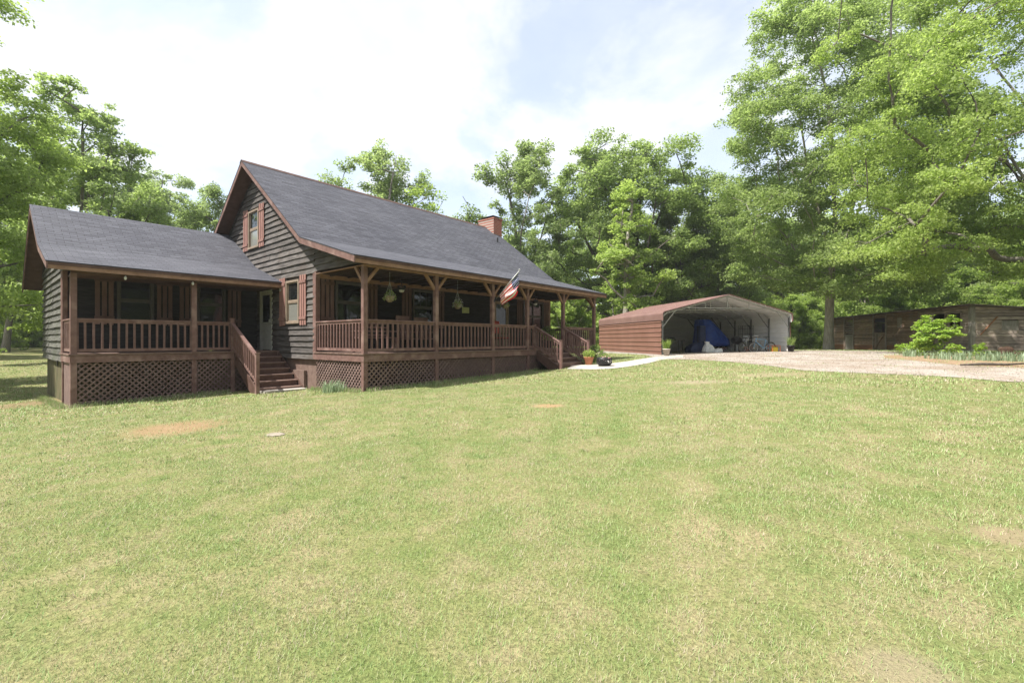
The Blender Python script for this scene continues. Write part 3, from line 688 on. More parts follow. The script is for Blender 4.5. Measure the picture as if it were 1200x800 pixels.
def hanging_basket(t,D,z,label,seed,fl=60):
    e=empty('hanging_basket',(0,0,0),label=label,cat='hanging plant',group='plants hanging from the porch ceiling'); put(e,t,D,z); e.scale=(.85,.85,1)
    MB().lathe([(.06,-.16),(.13,-.10),(.16,0),(.165,.02)],n=14).build('pot',M['wicker'],e,True)
    mb=MB()
    for k in range(3): mb.tube([(.16*math.cos(k*2.1),.16*math.sin(k*2.1),.02),(0,0,.42)],.006,4)
    mb.tube([(0,0,.42),(0,0,3.6-z)],.006,4); mb.build('hanger',M['steel'],e)
    leafblob('foliage',(0,0,.06),.24,260,.06,M['leaf'],e,.6,.5,seed)
    leafblob('flowers',(0,0,.08),.24,fl,.04,M['petals'],e,.7,.5,seed+1)
hanging_basket(1.05,.35,2.86,'hanging pot with white flowers on the left part of the long porch',3,50)
hanging_basket(3.75,.35,2.80,'trailing hanging plant with pale flowers in the middle of the long porch',5,150)
hanging_basket(6.3,.45,2.95,'small hanging plant just right of the flag',8,60)
def ceiling_fan(t,D,label,rz):
    e=empty('ceiling_fan',(0,0,0),label=label,cat='fan',group='ceiling fans over the long porch'); put(e,t,D,3.3,rz)
    MB().lathe([(.10,-.07),(.14,-.03),(.14,.06),(.05,.09)],n=16).tube([(0,0,.08),(0,0,.33)],.015,6).build('motor',M['black'],e,True)
    for k in range(5):
        a=k*2*math.pi/5; q=MB(); d=Vector((math.cos(a),math.sin(a),0)); s=Vector((-math.sin(a),math.cos(a),.12))
        p0=d*.16;p1=d*.68
        q.add([p0-s*.05,p0+s*.05,p1+s*.075,p1-s*.075]+[v+Vector((0,0,.008)) for v in (p0-s*.05,p0+s*.05,p1+s*.075,p1-s*.075)],[(0,1,2,3),(7,6,5,4),(0,4,5,1),(1,5,6,2),(2,6,7,3),(3,7,4,0)]); q.build('blade',M['trim_dark'],e)
    MB().lathe([(.02,-.16),(.07,-.14),(.09,-.075)],n=14).build('lamp_shade',M['white_plastic'],e,True)
ceiling_fan(2.2,1.35,'dark ceiling fan over the left half of the long porch',.3); ceiling_fan(9.4,1.35,'ceiling fan near the far right end of the long porch',.9)
def rocker(t,D,label,rz,mat='trim',cush=None):
    e=empty('rocking_chair',(0,0,0),label=label,cat='chair',group='chairs on the long porch'); put(e,t,D,DECK,rz)
    m_=M[mat]
    for s in (-1,1):
        pts=[(s*.27,y,.02+.10*(y/.45)**2) for y in [-.45+i*.09 for i in range(11)]]
        MB().tube(pts,.018,6).build('rocker',m_,e)
        MB().tube([(s*.27,-.25,.05),(s*.27,-.25,.62)],.02,8).build('leg',m_,e); MB().tube([(s*.25,.22,.05),(s*.25,.24,.4),(s*.25,.38,1.12)],.02,8).build('leg',m_,e)
        MB().box(s*.27-.045,s*.27+.045,-.32,.30,.62,.645).build('armrest',m_,e)
    q=MB()
    for i in range(6): q.box(-.26,.26,-.25+i*.08,-.18+i*.08,.40-i*.006,.42-i*.006)
    q.build('seat',m_,e)
    q=MB()
    for i in range(6): q.bar((-.2+i*.08,.25,.42),(-.2+i*.08,.37,1.06),.05,.014,(0,1,0))
    q.bar((-.27,.37,1.10),(.27,.37,1.10),.03,.12); q.build('backrest',m_,e)
    if cush:
        MB().box(-.24,.24,-.25,.2,.425,.48).build('cushion',M[cush],e,bevel=.02)
        MB().bar((0,.245,.62),(0,.345,1.18),.46,.07,(0,1,0)).build('cushion',M[cush],e,bevel=.02)
# bench made of horizontal slats
e=empty('porch_bench',(0,0,0),label='wooden slat bench behind the porch railing between the first two posts',cat='bench'); put(e,1.2,1.3,DECK)
MB().box(-.65,.65,-.22,.25,.42,.45).build('seat',M['trim'],e)
q=MB(); [q.bar((-.65,.26,.52+.12*i),(.65,.26,.52+.12*i),.02,.07) for i in range(4)]; q.build('backrest',M['trim'],e)
for s in (-1,1):
    for y in (-.19,.24): MB().box(s*.6-.03,s*.6+.03,y-.03,y+.03,0,.42 if y<0 else .95).build('leg',M['trim'],e)
    MB().box(s*.6-.04,s*.6+.04,-.22,.2,.62,.65).build('armrest',M['trim'],e)
rocker(2.35,1.1,'wooden rocking chair beside the bench near the second porch post',math.pi*.02)
rocker(3.4,1.6,'wooden rocking chair in front of the gridded porch window',-.2)
rocker(7.75,1.9,'rocking chair with red cushions on the porch under the flag',.05,'trim_dark','red_cushion')
tag(MB().box(-.2,.2,-.012,.0,-.12,.12).box(-.17,.17,-.016,-.0122,-.09,.09).build('wall_sign',M['sign']),'small pale yellow-green sign on the dark porch wall','sign'); put(bpy.data.objects['wall_sign'],6.35,2.66,2.82)
e=empty('potted_plant',(0,0,0),label='leafy potted plant on the porch behind the front stair railing',cat='potted plant'); put(e,9.9,1.0,DECK)
MB().lathe([(.13,0),(.18,.3),(.19,.32)],n=14).build('pot',M['black'],e,True); leafblob('foliage',(0,0,.62),.36,500,.09,M['leaf'],e,1.1,0,21)
# flag
def flagmats():
    r_=plain('flag_red',(.72,.03,.045),.75); w_=plain('flag_white',(.85,.84,.82),.75)
    m,nt,bs=newmat('flag_blue_with_white_stars'); uv=N(nt,'ShaderNodeUVMap'); mp=N(nt,'ShaderNodeVectorMath',operation='MULTIPLY'); mp.inputs[1].default_value=(14,9,1); nt.links.new(uv.outputs['UV'],mp.inputs[0])
    fr_=N(nt,'ShaderNodeVectorMath',operation='FRACTION'); nt.links.new(mp.outputs[0],fr_.inputs[0]); sb=N(nt,'ShaderNodeVectorMath',operation='SUBTRACT'); sb.inputs[1].default_value=(.5,.5,0); nt.links.new(fr_.outputs[0],sb.inputs[0])
    le=N(nt,'ShaderNodeVectorMath',operation='LENGTH'); nt.links.new(sb.outputs[0],le.inputs[0]); lt=N(nt,'ShaderNodeMath',operation='LESS_THAN'); lt.inputs[1].default_value=.27; nt.links.new(le.outputs['Value'],lt.inputs[0])
    c=mixc(nt,lt.outputs[0],(.02,.04,.17),(.7,.7,.7)); nt.links.new(c,bs.inputs['Base Color']); bs.inputs['Roughness'].default_value=.75
    return [r_,w_,m]
fe=empty('flag',(0,0,0),label='red, white and blue striped flag with stars on a slanting pole',cat='flag'); put(fe,5.1,-.07,0)
p0=Vector((0.03,0,2.98)); p1=Vector((0.03,-1.15,3.94))
MB().tube([p0,p1],.014,8).lathe([(.0,0),(.03,.02),(.03,.04),(0,.06)],p1,8).build('pole',M['steel'],fe,True)
MB().bar((.03,.02,2.95),(.03,-.08,3.05),.05,.05).build('bracket',M['black'],fe)
NA,NB=38,26; vs=[];fs=[];mi=[];uvs=[]
for i in range(NA+1):
    a=i/NA
    for j in range(NB+1):
        b=j/NB; c=p1.lerp(p0,.03+.74*a)
        fold=math.sin(b*13+a*3)*.05*b+math.sin(b*5+2*a)*.03*b
        drop=b*(.66-.26*a)
        slide=-.10*b*math.sin(math.pi*a)
        vs.append((c.x+fold+.17*b*(1-.5*a),c.y+slide+.30*b*(1-a)*.5+.02*math.sin(b*9),c.z-drop-.03*b*math.sin(a*6))); uvs.append((a,b))
for i in range(NA):
    for j in range(NB):
        fs.append((i*(NB+1)+j,(i+1)*(NB+1)+j,(i+1)*(NB+1)+j+1,i*(NB+1)+j+1)); a=(i+.5)/NA; b=(j+.5)/NB
        mi.append(2 if (a<.36 and b<.62) else (0 if int(b*13)%2==0 else 1))
me=bpy.data.meshes.new('cloth'); me.from_pydata(vs,[],fs); lay=me.uv_layers.new(name='UVMap')
for l in me.loops: lay.data[l.index].uv=uvs[l.vertex_index]
for mm in flagmats(): me.materials.append(mm)
for p,k in zip(me.polygons,mi): p.material_index=k; p.use_smooth=True
o=bpy.data.objects.new('cloth',me); COL.objects.link(o); o.parent=fe
# things by the front stairs
def onground(x,y,dz=0): return (x,y,gh(x,y)+dz)
x,y=gp(690,427.5,18.5); e=empty('flower_pot',onground(x,y,.02),0,'terracotta pot of leafy greens at the foot of the front stairs','flower pot')
MB().lathe([(.13,0),(.19,.26),(.21,.26),(.21,.31)],n=16).build('pot',M['terracotta'],e,True); leafblob('foliage',(0,0,.42),.26,350,.08,M['leaf_bright'],e,.8,0,31)
x,y=gp(708,429,18.5); e=empty('planter',onground(x,y,.02),0,'squat black planter with pink and white blossoms beside the path','planter')
MB().lathe([(.20,0),(.30,.10),(.30,.26),(.26,.33)],n=18).build('pot',M['black'],e,True); leafblob('foliage',(0,0,.33),.26,200,.08,M['leaf'],e,.5,0,33); leafblob('flowers',(0,-.12,.26),.22,90,.07,M['petals_pink'],e,.7,0,34); leafblob('flowers',(.05,-.16,.2),.2,90,.06,M['petals'],e,.8,0,35)
x,y=gp(323,509.5,8); mb=MB(); mb.lathe([(.15,-.05),(.15,.012),(.11,.025)],n=9,sy=.8); o=mb.build('flat_stone',M['stone_dull'],None,loc=onground(x,y)); tag(o,'small flat pale stone lying in the lawn','stone')
# shrubs of blades (iris clumps)
def blade_clump(name,x,y,r,h,n,mat,label,cat,group=None,seed=0,w=.025):
    g=np.random.default_rng(seed); a=g.uniform(0,6.283,n); rr=r*np.sqrt(g.random(n)); bx=rr*np.cos(a); by=rr*np.sin(a); hh=h*g.uniform(.55,1.1,n); le=g.uniform(.1,.6,n)*hh; d=g.uniform(0,6.283,n)
    wx=np.cos(d+1.57)*w/2; wy=np.sin(d+1.57)*w/2; dx=np.cos(d)*le; dy=np.sin(d)*le; z0=np.zeros(n)
    q1=np.stack([np.c_[bx-wx,by-wy,z0-.03],np.c_[bx+wx,by+wy,z0-.03],np.c_[bx+wx*.8+dx*.35,by+wy*.8+dy*.35,hh*.62],np.c_[bx-wx*.8+dx*.35,by-wy*.8+dy*.35,hh*.62]],1)
    q2=np.stack([np.c_[bx-wx*.8+dx*.35,by-wy*.8+dy*.35,hh*.62],np.c_[bx+wx*.8+dx*.35,by+wy*.8+dy*.35,hh*.62],np.c_[bx+dx+wx*.1,by+dy+wy*.1,hh*.98],np.c_[bx+dx,by+dy,hh]],1)
    o=np_mesh(name,np.concatenate([q1,q2]).reshape(-1,3),4,mat); o.location=onground(x,y); return tag(o,label,cat,group)
x,y=gp(392,459,12.6); blade_clump('iris_plant',x,y,.34,.34,130,M['leaf_iris'],'pale grey-green clump of blades at the corner of the long porch','plant',None,3)
for i,(px,py,lab) in enumerate([(1068,423,'leftmost'),(1096,425.5,'second from left'),(1118,427,'third from left'),(1140,427,'fourth from left'),(1158,428,'fifth from left'),(1176,428,'sixth from left'),(1196,429,'rightmost'),]):
    x,y=gp(px,py-5,19); blade_clump('iris_plant',x,y,random.uniform(.28,.42),.36,70,M['leaf_iris'],lab+' of the iris clumps along the clay bed in front of the barn','plant','iris clumps along the clay bed',40+i,.03)
# rocks
for i in range(7):
    x,y=gp(1181+random.uniform(-9,12),416,20.5); 
    mb=MB(); r=random.uniform(.12,.22); k=random.random
    mb.lathe([(r*.7,-.1),(r,.05),(r*.85,r*.5),(r*.4,r*.8)],n=7,sx=random.uniform(.8,1.2),sy=random.uniform(.7,1.1))
    x+=random.uniform(-.35,.35); y+=random.uniform(-.5,.6); o=mb.build('rock',M['stone_red'],None,loc=onground(x,y,(.22 if i%3==0 else 0))); o.rotation_euler=(random.uniform(-.3,.3),random.uniform(-.3,.3),random.uniform(0,3))
    tag(o,'reddish rock in the pile beside the grey post','rock','reddish rocks heaped beside the grey post')
# fallen log on the bed
x,y=gp(1165,430,14.5); o=MB().tube([(-1.0,0,.05),(-.3,.05,.07),(.4,0,.06),(1.1,.08,.09)],[.025,.04,.035,.02],8).build('fallen_branch',M['bark_dark'],None,True,loc=onground(x,y,.02)); tag(o,'bare dark branch lying on the red clay bed','branch')
# well house at the right edge
wx,wy=23.55,20.5; gz=gh(wx,wy); e=empty('well_shelter',(wx,wy,gz),-R(48),'small open wooden shelter with grey posts at the right edge','shelter')
for dx in (0,2.2):
    for dy in (0,2.0): MB().box(dx-.11,dx+.11,dy-.11,dy+.11,-.2,2.0).build('post',M['post_grey'],e,bevel=.01)
q=MB(); q.add([(-.3,-.3,2.02),(2.5,-.3,2.02),(2.5,1.0,2.62),(-.3,1.0,2.62),(-.3,2.3,2.02),(2.5,2.3,2.02)]+[(-.3,-.3,2.1),(2.5,-.3,2.1),(2.5,1.0,2.7),(-.3,1.0,2.7),(-.3,2.3,2.1),(2.5,2.3,2.1)],[(0,1,2,3),(3,2,5,4),(6,9,8,7),(9,10,11,8),(0,6,7,1),(4,5,11,10),(0,3,9,6),(3,4,10,9),(1,7,8,2),(2,8,11,5)]); q.build('roof',M['rust_roof'],e)
q=MB(); q.box(-.1,2.3,-.1,.1,1.85,2.0); q.box(-.1,2.3,1.9,2.1,1.85,2.0); q.build('beam',M['log'],e)
# ------------------------------------------------------------------ CARPORT
CA=(7.75,23.6); CR=math.atan2(.17,.985); CW,CD=7.6,9.0; CB=.80
carport=empty('carport',(CA[0],CA[1],CB),CR,'open-fronted carport with brown-red metal side and low metal roof','carport')
def CP(x,y,z=0):
    c,s=math.cos(CR),math.sin(CR); return (CA[0]+c*x-s*y,CA[1]+s*x+c*y,CB+z)
EV=2.33; AP=3.2
# cross-section of the roof (left leg bend -> apex -> right bend)
pr=[(0,1.80),(0,2.12)]
for k in range(1,6):
    a=math.pi-(math.pi/2-.2)*k/5; pr.append((.15+.15*math.cos(a),2.12+.15*math.sin(a)))
pr.append((CW/2,AP)); pr=pr+[(CW-x,z) for x,z in pr[-2::-1]]
def sheet(prof,y0,y1,mat,name,ribs=True,off=0,parent=carport,label=None):
    # resample with ribs across
    P_=[Vector((x,0,z)) for x,z in prof]; out=[]
    for a,b in zip(P_[:-1],P_[1:]):
        l=(b-a).length; d=(b-a).normalized(); nn=Vector((-d.z,0,d.x)); 
        n=max(1,int(l/.3)) if (ribs and l>.5) else 1
        for i in range(n):
            s=l*i/n; out.append(a+d*s+nn*off)
            if n>1: out.append(a+d*(s+.02)+nn*(off+.022)); out.append(a+d*(s+.06)+nn*(off+.022)); out.append(a+d*(s+.08)+nn*off)
    out.append(P_[-1]); mb=MB(); vs=[];fs=[]
    for p in out: vs+= [(p.x,y0,p.z),(p.x,y1,p.z)]
    for i in range(len(out)-1): fs.append((2*i,2*i+1,2*i+3,2*i+2))
    mb.add(vs,fs); o=mb.build(name,mat,parent)
    if label: o['label']=label
    return o
rf=sheet(pr,-.12,CD+.1,M['metal_roof'],'roof')
sheet([(x+(.03 if x<1 else (-.03 if x>CW-1 else 0)),z-.03) for x,z in pr],-.11,CD+.09,M['panel_in'],'roof_lining',parent=rf)
q=MB(); 
for a,b in zip(pr[:-1],pr[1:]): q.bar((a[0],-.13,a[1]),(b[0],-.13,b[1]),.03,.06,(0,1,0))
q.build('edge_trim',M['metal_roof'],rf)
def sidepanel(x,out,mat,name,z0,z1,y0,y1,parent=carport):
    mb=MB(); vs=[];fs=[]; z=z0; pts=[]
    while z<z1-.01:
        pts+= [(0,z),(0,min(z+.19,z1)),(.03,min(z+.205,z1)),(.03,min(z+.235,z1))]; z+=.25
    pts.append((0,z1))
    for o_,zz in pts: vs+= [(x+out*o_,y0,zz),(x+out*o_,y1,zz)]
    for i in range(len(pts)-1): fs.append((2*i,2*i+1,2*i+3,2*i+2))
    mb.add(vs,fs); return mb.build(name,mat,parent)
s1=sidepanel(-.002,-1,M['metal_brown'],'side_panel',-.25,1.82,0,CD); sidepanel(.02,1,M['panel_in'],'panel_lining',-.0,1.9,0.05,CD-.05,s1)
s2=sidepanel(CW+.002,1,M['metal_brown'],'side_panel',-.25,1.82,0,CD); sidepanel(CW-.02,-1,M['panel_in'],'panel_lining',-.0,1.9,0.05,CD-.05,s2)
# back wall
def zroof(x): return 2.27+ (AP-2.27)*(1-abs(x-CW/2)/(CW/2))
def backw(y,mat,name,parent):
    mb=MB(); pts=[]; z=-.25
    while z<AP-.05:
        pts+= [(0,z),(0,z+.19),(.03,z+.205),(.03,z+.235)]; z+=.25
    vs=[];fs=[]
    for o_,zz in pts:
        zz=min(zz,AP-.06); h=0 if zz<2.2 else (zz-2.2)/(AP-2.2)*(CW/2)*.98
        vs+= [(.03+h,y-o_,zz),(CW-.03-h,y-o_,zz)]
    for i in range(len(pts)-1): fs.append((2*i,2*i+1,2*i+3,2*i+2))
    mb.add(vs,fs); return mb.build(name,mat,parent)
bw=backw(CD,M['metal_brown'],'back_panel',carport); backw(CD-.07,M['panel_in'],'panel_lining',bw)
for y in (0.04,1.55,3.05,4.55,6.05,7.5,8.9):
    for x,s in ((.08,1),(CW-.08,-1)):
        lg=MB().box(x-.03,x+.03,y-.03,y+.03,-.1,2.05).build('frame_post',M['steel_dark'],carport)
        MB().bar((x,y,1.45),(x+s*.75,y,2.36),.035,.035).build('knee_brace',M['steel'] if y<1 else M['steel_dark'],lg)
    q=MB()
    ins=[(.09,2.0),(.3,2.2),(CW/2,AP-.08),(CW-.3,2.2),(CW-.09,2.0)]
    for a,b in zip(ins[:-1],ins[1:]): q.bar((a[0],y,a[1]),(b[0],y,b[1]),.05,.05)
    if y<5: q.bar((CW*.19,y,2.48),(CW*.81,y,2.48),.04,.04); q.bar((CW/2,y,2.48),(CW/2,y,AP-.1),.04,.04); q.bar((CW*.33,y,2.48),(CW*.33,y,2.78),.03,.03); q.bar((CW*.67,y,2.48),(CW*.67,y,2.78),.03,.03)
    q.build('rafter',M['steel'],carport)
slab=MB().box(-.15,CW+.15,-.5,CD+.1,-.35,.02).build('floor_slab',M['concrete'],carport)
# contents
def thing(name,label,cat,px,Y,group=None,rz=0):
    X=(px-600)/F*Y; return empty(name,(X,Y,CB+.022),CR+rz,label,cat,group)
def lump(secs,n=44,wob=.04,seed=1):
    """loft of rounded cross sections (cx,cy,z,rx,ry)"""
    rr=random.Random(seed); mb=MB(); vs=[];fs=[]
    for (cx,cy,z,rx,ry) in secs:
        for k in range(n):
            t=2*math.pi*k/n; c,s=math.cos(t),math.sin(t); e=.6
            w=1+rr.uniform(-wob,wob)*.6+.03*math.sin(5*t+z*4)+.045*math.sin(9*t-z*2.5)
            vs.append((cx+math.copysign(abs(c)**e,c)*rx*w,cy+math.copysign(abs(s)**e,s)*ry*w,z+rr.uniform(-.02,.02)*(1 if z>.05 else 0)))
    m_=len(secs)
    for i in range(m_-1):
        for k in range(n): fs.append((i*n+k,i*n+(k+1)%n,(i+1)*n+(k+1)%n,(i+1)*n+k))
    fs.append(tuple((m_-1)*n+k for k in range(n))); fs.append(tuple(range(n-1,-1,-1))); mb.add(vs,fs); return mb
e=thing('covered_machine','tall machine draped with a bright blue tarp inside the carport','covered machine',833,28.3)
lump([(.0,0,.42,.98,.8),(.0,0,.6,.98,.8),(-.02,0,.85,.95,.75),(-.15,0,1.15,.80,.7),(-.30,0,1.5,.62,.62),(-.45,0,1.85,.48,.55),(-.55,0,2.08,.40,.5),(-.6,0,2.16,.3,.42)],seed=4).build('tarp',M['tarp'],e,True).scale=(1,1,.94)
for s in (-.6,.55):
    for yy in (-.45,.45): MB().torus((s,yy,.27),(0,1,0),.2,.08,20,8).lathe([(.12,-.02),(.12,.02)],(s,yy,.27),8).build('wheel',M['tyre'],e,True)
MB().box(-.8,.8,-.4,.4,.35,.5).build('chassis',M['black'],e)
e=thing('covered_mower','low machine under a navy cover left of the blue tarp','covered machine',816,26.6)
lump([(0,0,0,.62,.45),(0,0,.2,.62,.45),(.02,0,.4,.52,.4),(.1,0,.55,.35,.32),(.15,0,.62,.2,.2)],seed=6).build('cover',M['tarp_dark'],e,True)
MB().box(.1,.5,-.2,.2,.6,1.6).build('seat_back',M['tarp_dark'],e,bevel=.06)
e=thing('trash_bag','crumpled white plastic bag in front of the blue tarp','bag',830,25.9)
lump([(0,0,0,.26,.22),(0,0,.12,.36,.27),(.03,0,.3,.30,.25),(-.02,0,.45,.2,.18),(-.08,0,.56,.1,.1),(-.1,0,.66,.13,.1)],16,.14,5).build('bag_body',M['white_plastic'],e)
e=thing('trash_bag','smaller white plastic bag lying right of the crumpled bag','bag',840,25.7)
lump([(0,0,0,.2,.2),(.03,0,.1,.27,.22),(.1,0,.22,.2,.17),(.18,0,.3,.08,.08)],14,.14,8).build('bag_body',M['white_plastic'],e)
e=thing('work_table','dark folding work table just inside the left carport wall','table',790,25.8)
MB().box(-.45,.5,-.25,.25,.72,.76).build('tabletop',M['black'],e)
for x in (-.38,.42):
    for y in (-.2,.2): MB().bar((x,y,0),(x*.85,y,.72),.045,.045).build('leg',M['black'],e)
e2=thing('tool_case','black rounded case lying on the work table','case',787,25.8); e2.location.z+=.76
lump([(0,0,0,.25,.15),(0,0,.08,.24,.14),(0,0,.14,.12,.1)],16,.02,3).build('case_body',M['black'],e2,True)
# planter in front
def pot_plant(px,py,Y,label,mat,leaf,hh,seed):
    X=(px-600)/F*Y; e=empty('potted_plant',(X,Y,gh(X,Y)+.03),0,label,'potted plant')
    MB().lathe([(.13,0),(.18,.28),(.20,.28),(.20,.33)],n=14).build('pot',mat,e,True)
    o=blade_clump('foliage',0,0,.16,hh,90,leaf,None,None,None,seed,.03); o.parent=e; o.location=(0,0,.28); return e
pot_plant(781,412,23.2,'bright green spiky plant in a grey pot by the left carport post',M['stone'],M['leaf_bright'],.55,61)
pot_plant(926.5,410,24.5,'dark green plant in a black pot at the right carport post',M['black'],M['leaf'],.5,62)
# kettle grill
e=thing('kettle_grill','black round kettle grill standing in the carport','grill',863,26.4)
MB().lathe([(.05,.50),(.2,.55),(.29,.68),(.30,.76)],n=20).build('bowl',M['black'],e,True); MB().lathe([(.305,.762),(.28,.86),(.16,.95),(.03,.98)],n=20).build('lid',M['black'],e,True)
for k in range(3): MB().tube([(.12*math.cos(k*2.1),.12*math.sin(k*2.1),.56),(.3*math.cos(k*2.1),.3*math.sin(k*2.1),0)],.014,6).build('leg',M['steel'],e)
# junk boxes
for i,(px,Y,s,mn,lab) in enumerate([(846,26.2,.32,'trim_dark','small brown crate between the tarp and the grill'),(852,25.8,.24,'steel_dark','small grey crate left of the grill'),(877,27.2,.34,'orange','orange-brown crate behind the bicycles')]):
    e=thing('crate',lab,'crate',px,Y,None,.3*i)
    q=MB()
    for z in (.02,.12,.22): 
        z*=s/.28; hh=.07*s/.28; q.box(-s/2,s/2,-s/2,-s/2+.02,z,z+hh); q.box(-s/2,s/2,s/2-.02,s/2,z,z+hh); q.box(-s/2,-s/2+.02,-s/2+.021,s/2-.021,z,z+hh); q.box(s/2-.02,s/2,-s/2+.021,s/2-.021,z,z+hh)
    q.build('slats',M[mn],e); MB().box(-s/2+.02,s/2-.02,-s/2+.02,s/2-.02,.0,.02).build('bottom',M[mn],e)
# wire rack
e=thing('wire_shelf','tall black metal rack of open shelves behind the bicycles','shelf',874,27.6)
for x in (-.36,.36):
    for y in (-.16,.16): MB().tube([(x,y,0),(x,y,1.65)],.014,6).build('upright',M['black'],e)
for z in (.3,.7,1.1,1.45):
    q=MB(); 
    for k in range(8): q.bar((-.36,-.16+k*.32/7,z),(.36,-.16+k*.32/7,z),.01,.012)
    q.bar((-.36,-.16,z),(-.36,.16,z),.012,.02); q.bar((.36,-.16,z),(.36,.16,z),.012,.02); q.build('shelf_board',M['black'],e)
q=MB(); [q.tube([(-.36+.12*k,.165,1.1),(-.36+.12*k,.165,1.65)],.007,4) for k in range(7)]; q.tube([(-.36,.165,1.65),(.36,.165,1.65)],.01,4); q.build('back_bars',M['black'],e)
e2=thing('storage_bin','pale storage bin on the middle shelf of the metal rack','bin',874,27.6); e2.location.z+=.712; MB().lathe([(.2,0),(.25,.28),(.27,.28),(.27,.31)],n=4).build('bin_body',M['white_plastic'],e2)
# bicycles
def bicycle(label,px,Y,col,rz,sc=1,flip=1):
    e=thing('bicycle',label,'bicycle',px,Y,'bicycles in the carport',rz); e.scale=(sc*flip,sc,sc)
    r_=.33
    for x in (-.52,.52):
        w=MB().torus((x,0,r_),(0,1,0),r_-.03,.028,30,8).build('wheel',M['tyre'],e,True)
        MB().torus((x,0,r_),(0,1,0),r_-.065,.011,30,6).build('rim',M['steel'],w,True)
        q=MB()
        for k in range(14): a=k*2*math.pi/14; q.tube([(x,0,r_),(x+(r_-.06)*math.cos(a),0,r_+(r_-.06)*math.sin(a))],.003,3)
        q.tube([(x,-.05,r_),(x,.05,r_)],.02,8); q.build('spokes',M['steel'],w)
    bb=(-.1,0,.30); st=(-.22,0,.78); hd=(.36,0,.82); hl=(.40,0,.68)
    q=MB(); q.tube([bb,st],.017,6); q.tube([st,hd],.016,6); q.tube([bb,hl],.02,6); q.tube([bb,(-.52,0,r_)],.011,6); q.tube([st,(-.52,0,r_)],.010,6); q.tube([(.35,0,.88),hl],.022,6); q.build('frame',col,e,True)
    q=MB(); q.tube([hl,(.44,.0,.62),(.52,0,r_)],.014,6); q.build('fork',col,e,True)
    MB().tube([(.34,-.3,.98),(.36,-.1,.94),(.35,0,.92),(.36,.1,.94),(.34,.3,.98)],.012,6).tube([(.35,0,.86),(.35,0,.93)],.014,6).build('handlebar',M['black'],e,True)
    MB().tube([st,(-.25,0,.90)],.013,6).add([(-.4,-.08,.90),(-.4,.08,.90),(-.25,.07,.90),(-.05,.015,.90),(-.05,-.015,.90),(-.25,-.07,.90),(-.4,-.08,.94),(-.4,.08,.94),(-.25,.06,.95),(-.05,.015,.94),(-.05,-.015,.94),(-.25,-.06,.95)],[(5,4,3,2,1,0),(6,7,8,9,10,11),(0,1,7,6),(1,2,8,7),(2,3,9,8),(3,4,10,9),(4,5,11,10),(5,0,6,11)]).build('saddle',M['black'],e)
    q=MB(); q.torus((bb[0],.03,bb[2]),(0,1,0),.08,.008,16,5); q.tube([(bb[0],.05,bb[2]),(bb[0]+.12,.05,bb[2]-.12)],.01,5); q.tube([(bb[0],-.05,bb[2]),(bb[0]-.12,-.05,bb[2]+.12)],.01,5); q.build('crank',M['steel'],e)
bicycle('grey bicycle with small wheels left of the blue bicycle',877,25.3,M['steel'],.25,.95)
bicycle('blue bicycle with large wheels in the right half of the carport',893,25.0,plain('light_blue_paint',(.15,.32,.5),.35),.0,1.0,-1)
e=thing('bucket','white plastic bucket standing on a stand behind the blue bicycle','bucket',885,25.9); MB().lathe([(.13,.62),(.16,.98),(.17,.98),(.17,1.0)],n=16).build('bucket_body',M['white_plastic'],e,True); MB().box(-.2,.2,-.2,.2,.55,.6).build('stand_top',M['post_grey'],e)
for x in (-.17,.17):
    for y in (-.17,.17): MB().box(x-.02,x+.02,y-.02,y+.02,0,.55).build('leg',M['post_grey'],e)
e=thing('fuel_can','yellow fuel can in an orange frame at the right carport wall','can',907,25.2)
MB().box(-.17,.17,-.12,.12,.03,.38).box(-.06,.06,-.03,.03,.383,.44).build('can_body',M['yellow'],e,bevel=.03)
q=MB()
for x in (-.24,.24):
    for y in (-.16,.16): q.bar((x,y,0),(x,y,.46),.025,.025)
q.bar((-.24,-.16,.46),(.24,-.16,.46),.025,.025); q.bar((-.24,.16,.46),(.24,.16,.46),.025,.025); q.bar((-.24,-.16,.46),(-.24,.16,.46),.025,.025); q.bar((.24,-.16,.46),(.24,.16,.46),.025,.025); q.build('frame',M['orange'],e)
# ------------------------------------------------------------------ BARN  local x = s along long wall from near corner K (going away), y = to the right (end wall)
K=(28.3,28.0); BD=Vector((.233,.972)).normalized(); BR=math.atan2(BD.y,BD.x); barn_z=0
barn=empty('barn',(K[0],K[1],0),BR,'long low weathered plank barn with open stall windows behind the gravel drive','barn')
